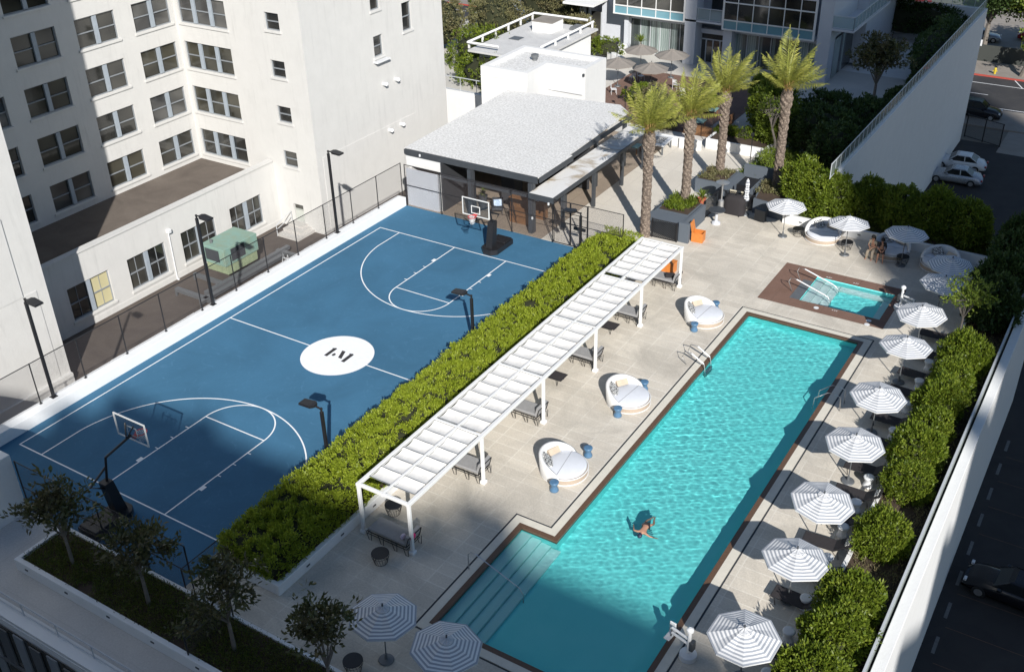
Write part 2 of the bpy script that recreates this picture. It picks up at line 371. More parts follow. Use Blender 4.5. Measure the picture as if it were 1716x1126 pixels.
    m = bpy.data.materials.new('pool_water'); m.use_nodes = True; nt = m.node_tree; nt.nodes.clear()
    out = nt.nodes.new('ShaderNodeOutputMaterial'); gl = nt.nodes.new('ShaderNodeBsdfGlass'); gl.inputs['IOR'].default_value = 1.33; gl.inputs['Roughness'].default_value = 0
    gl.inputs['Color'].default_value = (.93,1,1,1); lk(nt, gl.outputs[0], out.inputs[0]); MT['water'] = m
    # palm trunk
    m, nt, b = newmat('palm_trunk'); v = objco(nt)
    w = nt.nodes.new('ShaderNodeTexVoronoi'); w.inputs['Scale'].default_value = 8; mp = objco(nt, (1,1,1.0)); lk(nt, mp, w.inputs['Vector'])
    a = mix(nt, ramp(nt, w.outputs['Distance'], .15, .6), (.30,.24,.19), (.13,.10,.08)); lk(nt, a, b.inputs['Base Color']); b.inputs['Roughness'].default_value = .9
    bump(nt, b, w.outputs['Distance'], .8, .05); MT['palmtrunk'] = m
    MT['frond'] = leafmat('palm_frond', (.26,.28,.05), (.46,.44,.12), (.20,.24,.045), .3)
    MT['hedge'] = leafmat('bright_hedge_leaf', (.13,.185,.012), (.40,.455,.055), (.22,.28,.02), .3)
    MT['bush'] = leafmat('glossy_bush_leaf', (.05,.09,.010), (.24,.29,.035), (.11,.16,.014), .3)
    MT['magn'] = leafmat('magnolia_leaf', (.045,.06,.022), (.115,.13,.045), (.13,.085,.05), .15, .3)
    MT['darkleaf'] = leafmat('dark_tree_leaf', (.03,.06,.018), (.085,.13,.035), (.045,.075,.02), .2)
    MT['yleaf'] = leafmat('yellow_green_leaf', (.13,.19,.02), (.25,.30,.05), (.10,.15,.02), .3)
    MT['olive'] = leafmat('olive_leaf', (.12,.13,.05), (.26,.25,.12), (.17,.13,.08), .25)
    MT['grassl'] = leafmat('ground_cover_leaf', (.05,.085,.012), (.12,.15,.025), (.09,.08,.02), .25)
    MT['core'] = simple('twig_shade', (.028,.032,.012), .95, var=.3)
    MT['carwhite'] = simple('white_car_paint', (.62,.64,.66), .2, var=.03)
    MT['carsilver'] = simple('silver_car_paint', (.38,.40,.43), .25, .4, var=.04)
    MT['carblack'] = simple('black_car_paint', (.012,.012,.015), .15, var=.1)
    MT['carred'] = simple('red_car_paint', (.30,.02,.02), .2, var=.05)
    MT['carglass'] = simple('car_glass', (.015,.018,.02), .08, var=.1)
    MT['tyre'] = simple('tyre_rubber', (.02,.02,.02), .8, var=.2)
    MT['skin'] = simple('skin', (.45,.24,.16), .55, var=.08, scale=10)
    MT['hair'] = simple('dark_hair', (.02,.014,.01), .6, var=.3, scale=30)
    MT['clothblack'] = simple('black_cloth', (.025,.022,.024), .9, var=.2, scale=20)
    MT['clothbeige'] = simple('beige_cloth', (.40,.33,.25), .9, var=.15, scale=20)
    MT['clothred'] = simple('dark_red_cloth', (.14,.02,.02), .9, var=.15, scale=20)
    MT['navy'] = simple('navy_swim_cap', (.012,.02,.05), .5, var=.1)
setup_mats()
CAMR = (1.0280848658503643, 0.02046450342214992, 0.5585851678833746)
EXPO = 0.44
# ================================================================ ground, court, deck, pools
def cells(m, xs, ys, pred, z):
    xs = sorted(set(xs)); ys = sorted(set(ys))
    for i in range(len(xs)-1):
        for j in range(len(ys)-1):
            if pred((xs[i]+xs[i+1])/2, (ys[j]+ys[j+1])/2):
                m.quad((xs[i],ys[j],z),(xs[i+1],ys[j],z),(xs[i+1],ys[j+1],z),(xs[i],ys[j+1],z))
    return m
def inr(x, y, r): return r[0] < x < r[2] and r[1] < y < r[3]
LOT = -9.5
g = M(); g.box(-700, -500, LOT-2, 700, 1200, LOT-.02); struct(g.build('ground', MT['earth']))
struct(M().quad((10,-120,LOT),(78,-120,LOT),(78,86,LOT),(10,86,LOT)).build('parking_lot', MT['asphalt']))
struct(M().quad((-200,96.4,LOT),(200,96.4,LOT),(200,107.9,LOT),(-200,107.9,LOT)).build('road', MT['street']))
p = M(); p.box(-200,90.5,LOT-.02,200,96.4,LOT+.12); p.box(-200,108.1,LOT-.02,200,113.5,LOT+.12); struct(p.build('pavement', MT['pavement']))
p = M(); p.box(-200,107.9,LOT-.02,200,108.1,LOT+.15); kb = struct(p.build('kerb', MT['kerbred']))
p = M(); p.quad((27.6,84,LOT+.004),(78,84,LOT+.004),(78,90.5,LOT+.004),(27.6,90.5,LOT+.004)); struct(p.build('driveway', MT['pavement']))
p = M(); p.quad((-60,113.5,LOT+.004),(120,113.5,LOT+.004),(120,260,LOT+.004),(-60,260,LOT+.004)); struct(p.build('far_parking_ground', MT['pavement']))
# road markings
p = M()
zz = LOT+.006
p.quad((-60,97.1,zz),(90,97.1,zz),(90,97.24,zz),(-60,97.24,zz)); p.quad((-60,105.2,zz),(90,105.2,zz),(90,105.33,zz),(-60,105.33,zz))
for k in range(-4, 9):
    x = 20+k*6.4; p.quad((x,105.2,zz+.002),(x+.13,105.2,zz+.002),(x-1.1,107.8,zz+.002),(x-1.23,107.8,zz+.002))
for k in range(-6, 8): p.quad((k*7,101.2,zz),(k*7+2.6,101.2,zz),(k*7+2.6,101.32,zz),(k*7,101.32,zz))
struct(p.build('road_marking', MT['line']))
p = M()
for k in range(-6, 9):
    y = 4.9+2.5*(k+4.3); p.quad((36.98,y,zz),(37.14,y,zz),(37.14,y+1.15,zz),(36.98,y+1.15,zz))
for k in range(6): p.quad((28.6+k*2.6,65.0,zz),(29.9+k*2.6,65.0,zz),(29.9+k*2.6,65.16,zz),(28.6+k*2.6,65.16,zz))
struct(p.build('bay_marking', simple('worn_white_paint', (.15,.15,.15), .8, var=.4, scale=6)))
p = M()
for k in range(-6, 9):
    y = 4.3+2.5*(k+4.3); p.quad((37.2,y,zz),(46,y,zz),(46,y+.05,zz),(37.2,y+.05,zz))
struct(p.build('bay_line', simple('faded_orange_line', (.10,.06,.045), .8, var=.5, scale=6)))
# court
ct = M(); ct.quad((-.6,-2.65,0),(13.15,-2.65,0),(13.15,29.6,0),(-.6,29.6,0))
court = struct(ct.build('court', MT['court']))
W = .065; zl = .004; ln = M(); XC = 7.5; HK = 1.83; L_ = 26.03; XR = 13.1
def seg(x0, y0, x1, y1, w=W, z=zl):
    d = Vector((x1-x0, y1-y0, 0)); n = Vector((-d.y, d.x, 0)).normalized()*w/2
    ln.quad((x0-n.x,y0-n.y,z),(x1-n.x,y1-n.y,z),(x1+n.x,y1+n.y,z),(x0+n.x,y0+n.y,z))
def arc(cx, cy, r, a0, a1, n=64, w=W, z=zl, cut=None):
    for i in range(n):
        a, b = a0+(a1-a0)*i/n, a0+(a1-a0)*(i+1)/n
        if cx+r*math.cos((a+b)/2) > XR: continue
        ln.quad(*[(cx+q*math.cos(t), cy+q*math.sin(t), z) for q, t in ((r-w/2,a),(r-w/2,b),(r+w/2,b),(r+w/2,a))])
seg(0,0,0,L_); seg(-W/2,0,XR,0,z=zl+.001); seg(-W/2,L_,XR,L_,z=zl+.001); seg(0,L_/2,XR,L_/2,z=zl+.001)
for sgn, y0 in ((1, 0.0), (-1, L_)):
    for k in (-1, 1):
        seg(XC+k*HK, y0, XC+k*HK, y0+sgn*5.79, z=zl+.002)
        for q, ww in ((2.95,.05),(3.85,.05),(4.75,.05)):
            seg(XC+k*HK, y0+sgn*q, XC+k*(HK+.2), y0+sgn*q, ww, zl+.003)
        seg(XC+k*HK, y0+sgn*2.0, XC+k*(HK+.2), y0+sgn*2.0, .30, zl+.003)
    seg(XC-HK, y0+sgn*5.79, XC+HK, y0+sgn*5.79, z=zl+.003)
    arc(XC, y0+sgn*5.79, HK, 0 if sgn > 0 else math.pi, math.pi if sgn > 0 else 2*math.pi, z=zl+.0035)
    R3 = 6.02; x3 = 1.50; yb = 1.60; dy = math.sqrt(max(0, R3**2-(XC-x3)**2)); a0 = math.atan2(dy, XC-x3)
    seg(x3, y0, x3, y0+sgn*(yb+dy), z=zl+.002)
    if sgn > 0: arc(XC, y0+yb, R3, a0, math.pi-a0, 90, z=zl+.0045)
    else: arc(XC, y0-yb, R3, math.pi+a0, 2*math.pi-a0, 90, z=zl+.0045)
ln.build('court_marking', MT['line'], court)
lc = M(); cx, cy, r = 7.5, 13.0, 1.86
lc.poly([(cx+r*math.cos(2*math.pi*i/72), cy+r*math.sin(2*math.pi*i/72), .011) for i in range(72)]); lc.build('centre_circle', MT['line'], court)

lg = M(); zg = .015
for pts in ([(6.91,12.65),(7.11,12.65),(7.10,13.45),(7.02,13.50),(6.84,13.40),(6.90,13.34)], [(7.68,12.83),(7.90,12.83),(7.64,13.47),(7.43,13.47)],
            [(8.02,12.64),(8.23,12.64),(8.21,13.42),(8.13,13.49),(7.92,13.42),(8.00,13.36)], [(7.24,12.86),(7.31,12.82),(7.39,12.86),(7.40,12.98),(7.34,13.06),(7.25,13.07),(7.22,12.96)]):
    lg.poly([(x, y, zg) for x, y in pts])
lg.build('court_emblem', MT['logo'], court)
# ---- pool outline
def off(d): return [(22.25-d,1.0-d),(29.62+d,1.0-d),(29.62+d,27.2+d),(23.85-d,27.2+d),(23.85-d,6.75+d),(22.25-d,6.75+d)]
def ring(m, d0, d1, z0, z1=None):
    a, b = off(d0), off(d1); z1 = z0 if z1 is None else z1
    for i in range(6):
        j = (i+1) % 6; m.quad((*a[i],z0),(*a[j],z0),(*b[j],z1),(*b[i],z1))
def inpool(x, y, d=0.0): return inr(x,y,(22.25-d,1-d,23.85,6.75+d)) or inr(x,y,(23.85-d,1-d,29.62+d,27.2+d))
SP = (25.62,30.02,29.9,33.08)
D0 = .64
dk = M()
cells(dk, [13.15,17.7,22.25-D0,23.85-D0,29.62+D0,36.3,23.55,30.3], [-2.65,1-D0,6.75+D0,27.2+D0,29.15,33.95,29.6,41.2],
      lambda x, y: not inpool(x,y,D0) and not inr(x,y,(23.55,29.15,30.3,33.95)) and not (y > 29.6 and x < 17.7) and not inr(x,y,(22.25-D0,0,23.85-D0,6.75+D0)), 0)
struct(dk.build('pool_deck', MT['deck']))
cp = M(); ring(cp, .22, .56, .012); ring(cp, .56, .56, .012, -.03)
struct(cp.build('pool_coping', MT['coping']))
cp = M(); ring(cp, .56, .64, -.03); ring(cp, .64, .64, -.03, 0); struct(cp.build('pool_drain_slot', MT['dark']))
cp = M(); ring(cp, 0, .22, .004); ring(cp, 0, 0, .004, -.16); struct(cp.build('pool_tile_band', MT['tile']))
FZ = -.74
bs = M(); ring(bs, 0, 0, -.16, FZ)
bs.quad((23.85,1,FZ),(29.62,1,FZ),(29.62,27.2,FZ),(23.85,27.2,FZ)); bs.quad((22.25,1,FZ),(23.85,1,FZ),(23.85,6.75,FZ),(22.25,6.75,FZ))
basin = struct(bs.build('pool_basin', MT['plaster']))
st = M()
for x0, x1, z in ((22.25,22.72,-.21),(22.72,23.16,-.34),(23.16,23.60,-.47),(23.60,24.05,-.60)):
    st.box(x0+.002, 1.002, FZ+.001, x1, 6.748, z, .02)
steps = struct(st.build('pool_steps', MT['stepplaster']))
# ---- spa
sd_ = M(); cells(sd_, [23.55,SP[0],SP[2],30.3], [29.15,SP[1],SP[3],33.95], lambda x,y: not inr(x,y,SP), .006)
struct(sd_.build('spa_surround', MT['brick']))
sd_ = M(); sd_.quad((25.05,30.02,.012),(25.61,30.02,.012),(25.61,32.4,.012),(25.05,32.4,.012)); struct(sd_.build('spa_entry_tile', MT['grey']))
sb = M(); x0,y0,x1,y1 = SP; FZ2 = -.75
for a, b in (((x0,y0),(x1,y0)),((x1,y0),(x1,y1)),((x1,y1),(x0,y1)),((x0,y1),(x0,y0))): sb.quad((*a,.006),(*b,.006),(*b,FZ2),(*a,FZ2))
sb.quad((x0,y0,FZ2),(x1,y0,FZ2),(x1,y1,FZ2),(x0,y1,FZ2)); spab = struct(sb.build('spa_basin', MT['plaster']))
st = M()
for a, b, z in ((25.622,26.1,-.15),(26.1,26.55,-.32),(26.55,27.0,-.5)): st.box(a, y0+.002, FZ2+.001, b, y1-.002, z, .02)
st.box(27.0, y1-.45, FZ2+.001, 29.89, y1-.002, -.45, .02); st.box(29.45, y0+.002, FZ2+.001, 29.898, y1-.46, -.45, .02)
spas = struct(st.build('spa_steps', simple('white_spa_plaster', (.78,.90,.89), .6, var=.05)))
# ---- water with real ripples
WAV = []
wr = np.random.default_rng(3)
for i in range(80):
    lam = .17*(5.5**wr.uniform(0,1)); th = wr.uniform(0, 2*math.pi); WAV.append((lam, 2*math.pi/lam, th, wr.uniform(0, 6.28), .0009*lam))
SWX, SWY = 26.42, 9.35
def wz(X, Y, amp=1.0):
    Z = np.zeros_like(X)
    for lam, k, th, ph, a in WAV: Z += a*np.sin(k*(X*math.cos(th)+Y*math.sin(th))+ph)
    big = .55+.45*np.sin(X*.45+Y*.31+1)*np.sin(Y*.23-X*.2)
    calm = 1/(1+np.exp(-(Y-5.5)*.9)); Z *= (.25+.75*calm)*(.6+.5*big)
    r = np.hypot(X-SWX, Y-SWY); Z += .0022*np.exp(-r/1.6)*np.sin(r*11)*(r > .25)
    return Z*amp
def water(m, x0, y0, x1, y1, zb, st=.036, amp=1.0):
    nx, ny = int((x1-x0)/st)+2, int((y1-y0)/st)+2
    X, Y = np.meshgrid(np.linspace(x0,x1,nx), np.linspace(y0,y1,ny), indexing='ij'); Z = zb + wz(X, Y, amp)
    V = np.stack([X.ravel(),Y.ravel(),Z.ravel()],1); I, J = np.meshgrid(np.arange(nx-1), np.arange(ny-1), indexing='ij'); a = (I*ny+J).ravel()
    return V, np.stack([a, a+ny, a+ny+1, a+1], 1)
V1, F1 = water(None, 23.85, 1.0, 29.62, 27.2, -.07); V2, F2 = water(None, 22.25, 1.0, 23.85, 6.75, -.07)
pw = struct(np_obj('pool_water', np.vstack([V1, V2]), np.vstack([F1, F2+len(V1)]), MT['water'], smooth=True))
V1, F1 = water(None, SP[0], SP[1], SP[2], SP[3], -.05, .04, 1.3)
sw = struct(np_obj('spa_water', V1, F1, MT['water'], smooth=True))
for o in (pw, sw): o.cycles.is_caustics_caster = True
for o in (basin, steps, spab, spas): o.cycles.is_caustics_receiver = True
# ---- patio and terrace floors behind
p = M(); cells(p, [9.6,12.6,15.2,17.7,24.0], [29.6,41.2,46.5,48.5,57.0], lambda x,y: (x < 17.7 and y < 48.5), 0)
struct(p.build('patio', MT['patio']))
struct(M().quad((-.6,29.6,.004),(9.6,29.6,.004),(9.6,48.5,.004),(-.6,48.5,.004)).build('bar_floor', MT['woodfloor']))
struct(M().quad((-24,48.5,-.004),(24,48.5,-.004),(24,71.5,-.004),(-24,71.5,-.004)).build('terrace', MT['dirt']))
struct(M().quad((-.5,50.6,.004),(12.0,50.6,.004),(12.0,63.5,.004),(-.5,63.5,.004)).build('terrace_red_floor', MT['redfloor']))
# podium body under everything (sides seen from the lot)
p = M(); p.box(-.7,-7.0,LOT,36.2,-2.7,-.05); p.box(13.1,-2.7,LOT,36.2,.3,-1.5); p.box(-.7,-2.7,LOT,13.1,29.6,-.05); p.box(13.1,.3,LOT,36.2,41.2,-1.5); p.box(-.7,29.7,LOT,13.1,48.4,-.05); p.box(-24,48.4,LOT,23.9,85.2,-.3)
p.box(13.1,41.2,LOT,23.9,48.4,-.05)
p.box(36.1,-7,-1.6,36.2,41.2,-.06)
struct(p.build('podium', MT['white']))
# light court beside the wall
struct(M().quad((-12.2,7.9,-3.8),(-1.2,7.9,-3.8),(-1.2,29.5,-3.8),(-12.2,29.5,-3.8)).build('light_court_roof', MT['tarroof']))
struct(M().quad((-8.0,-30,-3.81),(-1.2,-30,-3.81),(-1.2,60,-3.81),(-8.0,60,-3.81)).build('side_roof', MT['tarroof']))
# front walkway
struct(M().quad((-6,-6.75,.004),(40,-6.75,.004),(40,-2.66,.004),(-6,-2.66,.004)).build('front_walkway', MT['walk']))

# ================================================================ walls with openings
class Plane:
    """P(u, z, d): a point on a wall plane, d metres behind its face"""
    def __init__(s, axis, c, sgn): s.axis = axis; s.c = c; s.sgn = sgn        # sgn: direction the face looks along the axis
    def P(s, u, z, d): 
        q = s.c - s.sgn*d
        return (q, u, z) if s.axis == 'x' else (u, q, z)
    def box(s, m, u0, u1, z0, z1, d0, d1, b=0):
        a = s.P(u0, z0, d0); c = s.P(u1, z1, d1); m.box(*a, *c, b)
def wallface(m, pl, u0, u1, z0, z1, ops, dep=.2):
    us = sorted({u0, u1} | {o[0] for o in ops} | {o[1] for o in ops}); zs = sorted({z0, z1} | {o[2] for o in ops} | {o[3] for o in ops})
    us = [u for u in us if u0 <= u <= u1]; zs = [z for z in zs if z0 <= z <= z1]
    for i in range(len(us)-1):
        for j in range(len(zs)-1):
            cu, cz = (us[i]+us[i+1])/2, (zs[j]+zs[j+1])/2
            if any(o[0] < cu < o[1] and o[2] < cz < o[3] for o in ops): continue
            m.quad(pl.P(us[i],zs[j],0), pl.P(us[i+1],zs[j],0), pl.P(us[i+1],zs[j+1],0), pl.P(us[i],zs[j+1],0))
    for a, b, c, d in ops:
        m.quad(pl.P(a,c,0), pl.P(b,c,0), pl.P(b,c,dep), pl.P(a,c,dep)); m.quad(pl.P(a,d,0), pl.P(b,d,0), pl.P(b,d,dep), pl.P(a,d,dep))
        m.quad(pl.P(a,c,0), pl.P(a,d,0), pl.P(a,d,dep), pl.P(a,c,dep)); m.quad(pl.P(b,c,0), pl.P(b,d,0), pl.P(b,d,dep), pl.P(b,c,dep))
def window(par, pl, op, bays=2, fm='greyframe', mull='bluegrey', mun=0, sill=True, glass='glass', sillm='wall'):
    a, b, c, d = op; dp = .2
    f = M(par.location); t = .06
    pl.box(f, a, b, c, c+t, dp-.09, dp-.01); pl.box(f, a, b, d-t, d, dp-.09, dp-.01)
    pl.box(f, a, a+t, c+t, d-t, dp-.09, dp-.01); pl.box(f, b-t, b, c+t, d-t, dp-.09, dp-.01)
    mw = .3 if bays > 1 else 0; w = ((b-a) - mw*(bays-1))/bays
    for k in range(bays):
        u0 = a + k*(w+mw); u1 = u0 + w
        zm = c + (d-c)*.48
        pl.box(f, u0+t, u1-t, zm, zm+.06, dp-.11, dp-.02)
        if mun:
            pl.box(f, (u0+u1)/2-.015, (u0+u1)/2+.015, c+t, d-t, dp-.06, dp-.02)
            for q in (.24,.74): pl.box(f, u0+t, u1-t, c+(d-c)*q-.012, c+(d-c)*q+.012, dp-.055, dp-.02) if mun > 1 else None
        if k < bays-1:
            pass
    fo = f.build('window', MT[fm], par)
    mu = M(par.location)
    for k in range(bays-1):
        mu = M(par.location); u0 = a + w + k*(w+mw); pl.box(mu, u0, u0+mw, c+t, d-t, .02, dp-.03, .01); mu.build('mullion', MT[mull], fo)
    g = M(par.location)
    g.quad(pl.P(a+.02,c+.02,dp-.015), pl.P(b-.02,c+.02,dp-.015), pl.P(b-.02,d-.02,dp-.015), pl.P(a+.02,d-.02,dp-.015))
    g.build('pane', MT[glass], fo)
    if sill:
        s_ = M(par.location); pl.box(s_, a-.12, b+.12, c-.16, c-.01, -.09, .05, .01); s_.build('sill', MT[sillm], fo)
    return fo
# ================================================================ U-shaped office building on the left
offb = thing('office_building', 'tall cream stucco office building with rows of grey sash windows around a sunken light court', 'building', (-19.4, 18, -3.8))
TOP = 19.0; ROW = [.26, 3.42, 6.57, 9.72, 12.87, 16.0]
PA = Plane('x', -19.39, 1); PR = Plane('y', 29.4, -1); PT = Plane('x', -7.9, 1); PX = Plane('x', -12.06, 1)
w = M(offb.location); opsA = []
for u in (7.9, 12.40, 16.88, 21.42, 25.92):
    for z in ROW: opsA.append((u, u+3.1, z, z+1.87))
opsA = [o for o in opsA if o[0] > 8]
wallface(w, PA, 8, 29.4, -.4, TOP, opsA)
opsR = [(-18.98, -14.5, z, z+1.87) for z in ROW]
opsS = [(-10.95, -9.72, z, z+1.13) for z in (.83, 4.0, 7.1, 10.2, 13.3, 16.4)]
opD = (-10.68, -9.75, -3.3, -1.96)
wallface(w, PR, -19.39, -7.9, -3.8, TOP, opsR + opsS + [opD])
opsT = [(39.82,40.88,7.95,9.95),(36.42,37.42,6.95,8.4),(36.4,37.4,10.15,12.0),(39.82,40.88,11.2,13.0),(36.42,37.42,13.3,15)]
wallface(w, PT, 29.4, 44.65, -3.8, TOP, opsT)
w.quad((-7.9,44.65,-10),(-7.9,44.65,TOP),(-30,44.65,TOP),(-30,44.65,-10))
w.box(-7.95,30.0,-3.7,-7.87,40.6,1.75)
opW = [(4.45,5.55,-3.75,-2.7)]
PWn = Plane('x', -7.9, 1)
wallface(w, PWn, -30, 8.0, -3.8, TOP+22, opW)
w.quad((-7.9,8.0,-3.8),(-7.9,8.0,TOP+22),(-30,8.0,TOP+22),(-30,8.0,-3.8))
w.box(-7.95,-20,-3.7,-7.86,7.35,2.2); 
w.box(-7.95,-20,2.2,-7.83,6.55,6.6)
w.box(-7.95,-20,-3.79,-7.7,7.99,-3.2)
w.build('wall', MT['wall'], offb)
ax = M(offb.location)
opsX = [(a, a+3.0, -3.06, -.92) for a in (11.62, 16.04, 20.4, 24.76)]
wallface(ax, PX, 8.0, 29.4, -3.8, .94, opsX)
ax.box(-12.4,8.0,-.2,-12.27,29.4,.94); ax.box(-12.45,8.0,.94,-11.98,29.3,1.06)
PX.box(ax,8.0,29.4,-3.8,-3.45,-.03,-.001)
ax.build('annex_wall', MT['wall'], offb)
rf = M(offb.location); rf.quad((-19.39,8,-.24),(-12.4,8,-.24),(-12.4,29.4,-.24),(-19.39,29.4,-.24)); rf.build('annex_roof', MT['annexroof'], offb)
rf = M(offb.location); rf.quad((-30,-30,TOP+21.6),(-7.9,-30,TOP+21.6),(-7.9,8,TOP+21.6),(-30,8,TOP+21.6)); rf.quad((-40,8,TOP-.41),(-19.39,8,TOP-.41),(-19.39,44.65,TOP-.41),(-40,44.65,TOP-.41)); rf.quad((-19.39,29.4,TOP-.42),(-7.9,29.4,TOP-.42),(-7.9,44.65,TOP-.42),(-19.39,44.65,TOP-.42)); rf.build('roof', MT['tarroof'], offb)
GV = ['glass','olive_window_glass','glass','olive_window_glass','pale_window_glass']
for i, o in enumerate(opsA): window(offb, PA, o, glass=GV[(i*7+i//3) % 5])
for i, o in enumerate(opsR): window(offb, PR, o, 3, glass=GV[(i*3) % 5])
for i, o in enumerate(opsS): window(offb, PR, o, 1)
for o in opsT: window(offb, PT, o, 1)
for i, o in enumerate(opsX): window(offb, PX, o, 2, mun=1, fm='greyframe', glass='glass')
b_ = M(offb.location); PX.box(b_, 13.3, 14.56, -2.98, -1.0, .165, .175); b_.build('window_blind', MT['blind'], offb)
wo = window(offb, PWn, opW[0], 1, sill=False); 
# door with steps and handrail in the corner
dr = M(offb.location); PR.box(dr, -10.63, -9.8, -3.28, -2.45, .12, .17); PR.box(dr, -10.63,-9.8,-2.40,-2.36,.1,.18); do = dr.build('door', simple('pale_door_paint', (.50,.52,.48), .5), offb)
dg = M(offb.location); PR.box(dg, -10.6,-9.83,-2.33,-2.0,.14,.16); dg.build('pane', MT['glass'], do)
sp_ = M((-9.6,28.5,-3.8)); sp_.box(-10.8,27.6,-3.8,-8.9,29.4,-3.62); sp_.box(-10.8,28.2,-3.62,-9.2,29.4,-3.44); sp_.box(-10.8,28.8,-3.44,-9.5,29.4,-3.3)
tag(sp_.build('door_steps', MT['walk']), 'short concrete steps in front of the pale door in the light court', 'steps')
hr = M((-10.8,28.3,-3.8)); hr.tube([(-10.8,29.2,-3.3),(-10.8,29.2,-2.5),(-10.8,28.4,-2.7),(-10.8,27.6,-3.0),(-10.8,27.6,-3.8)], .03); hr.tube([(-10.8,29.1,-2.9),(-10.8,27.65,-3.3)], .025)
tag(hr.build('handrail', MT['rail']), 'bent grey handrail beside the concrete steps in the light court', 'handrail')
# small wall fittings on the tower
for nm, (y, z), lb in (('wall_vent',(37.1,4.9),'round white vent, upper left of four on the blank tower wall'),('wall_vent',(38.5,4.85),'round white vent, upper right of four on the blank tower wall'),('wall_vent',(37.3,1.4),'round white vent, lower left of four on the blank tower wall'),('wall_vent',(38.7,1.42),'round white vent, lower right of four on the blank tower wall')):
    v_ = M((-7.8,y,z)); v_.tube([(-7.9,y,z),(-7.6,y,z+.03),(-7.5,y,z-.05)], [.13,.15,.10], 14); tag(v_.build(nm, MT['whitepl'], smooth=False), lb, 'vent', 'white vents on the tower wall')
v_ = M((-7.7,36.8,6.8)); v_.box(-7.9,36.2,6.62,-7.5,37.7,6.7); tag(v_.build('window_ledge', MT['whitepl']), 'small white ledge projecting under the open tower window', 'ledge')
# downpipe lamp on annex
v_ = M((-12,19.45,-3.8)); v_.tube([(-12.02,19.45,-3.75),(-12.0,19.45,-.5)], .04); v_.box(-12.06,19.32,-.45,-11.8,19.58,-.2,.02); v_.tube([(-12.0,19.45,-3.75),(-11.8,19.45,-3.95)], .07)
tag(v_.build('downpipe', MT['whitepl']), 'thin white downpipe with a small box between two annex windows', 'downpipe')

# ================================================================ curb wall and planter walls
def wallthing(name, label, cat, boxes, m, b=.015, z=0):
    q = M((boxes[0][0], boxes[0][1], boxes[0][2]))
    for bx in boxes: q.box(*bx, b)
    return tag(q.build(name, MT[m]), label, cat)
wallthing('parapet_wall', 'long low white wall along the left side of the blue court under the black fence', 'wall', [(-1.25,-2.6,-3.8,-.6,29.55,.6)], 'curb')
wallthing('planter_wall', 'long low white wall between the bright green hedge and the pool deck', 'wall', [(16.35,-1.0,0,16.56,29.4,.5),(13.3,-1.0,0,16.35,-.8,.5)], 'white')
wallthing('planter_wall', 'white planter wall round the grass bed at the front left with small wall lights', 'wall', [(6.9,-5.12,0,32,-4.92,.55),(6.9,-4.92,0,7.08,-2.95,.55),(7.08,-2.95,0,32,-2.80,.50)], 'white')
wallthing('planter_wall', 'low white wall behind the three round daybeds at the back right of the pool deck', 'wall', [(21.45,38.95,0,33.85,39.15,.6),(33.65,33.6,0,33.85,38.95,.6)], 'white')
wallthing('planter_wall', 'low white wall between the dark loungers and the row of glossy bushes', 'wall', [(33.75,-2.6,0,33.92,33.6,.42)], 'white')
wallthing('parapet_wall', 'tall white outer wall with a glass rail on the parking side of the bushes', 'wall', [(36.1,-12,-9.5,36.5,41.2,.85)], 'white')
wallthing('boundary_wall', 'long white retaining wall with a railing on top beside the two parked sedans', 'wall', [(23.7,40.9,-9.5,24.0,85.3,3.2)], 'white')
wallthing('boundary_wall', 'white end wall of the far terrace above the street', 'wall', [(6,85.3,-9.5,24.0,85.6,3.2)], 'white')
wallthing('stair_block', 'plain white block beyond the front left corner of the court', 'wall', [(-3,-5.6,0,4.3,-2.72,2.9)], 'white')
s_ = M((4.35,-4.4,1)); s_.box(4.31,-4.75,.55,4.37,-4.35,1.25,.005); tag(s_.build('wall_sign', MT['red']), 'small red sign on the white block at the left edge', 'sign')
# soil / ground cover bases
p = M(); p.box(13.35,-.8,0,16.35,29.4,.38); p.box(7.08,-4.92,0,32,-2.95,.42); p.box(33.92,-2.6,-.02,36.1,41.0,.33); p.box(21.5,39.15,-.02,33.92,41.15,.36)
struct(p.build('soil', MT['soil']))
# ================================================================ court equipment
def lamp(loc, h, dirx, label, arm=.9):
    t = thing('court_light', label, 'light', loc, 0, 'black lamp posts around the court')
    p = M(); p.box(-.14,-.14,0,.14,.14,.03); p.box(-.065,-.065,.03,.065,.065,h-.12,.008); p.build('pole', MT['black'], t)
    a = M(); a.tube([(0,0,h-.12),(.0,0,h),(dirx*.16,0,h+.03),(dirx*.34,0,h+.05)], .045, 8); a.tube([(0,.0,h-.02),(0,0,h+.06)], .06); a.build('arm', MT['black'], t)
    q = M(); q.add([(dirx*.30,-.10,h+.02),(dirx*.30,.10,h+.02),(dirx*.30,.13,h+.13),(dirx*.30,-.13,h+.13),
                    (dirx*.45,-.22,h+.0),(dirx*.45,.22,h+.0),(dirx*.45,.22,h+.13),(dirx*.45,-.22,h+.13),
                    (dirx*(arm+.12),-.22,h-.02),(dirx*(arm+.12),.22,h-.02),(dirx*(arm+.12),.20,h+.07),(dirx*(arm+.12),-.20,h+.07)],
                   [(0,1,2,3),(0,4,5,1),(1,5,6,2),(2,6,7,3),(3,7,4,0),(4,8,9,5),(5,9,10,6),(6,10,11,7),(7,11,8,4),(8,11,10,9)])
    q.box(dirx*.7,-.03,h-.12,dirx*.76,.03,h-.01) ; q.build('lamp_head', MT['black'], t)
    return t
for y, lb in ((2.75,'lamp post on the left parapet nearest the front, before the cream wing'),(12.9,'lamp post on the left parapet by the light court, beside the green cooling unit'),(23.2,'lamp post on the left parapet farthest back before the tower wall')):
    lamp((-1.02,y,.6), 5.2, 1, lb)
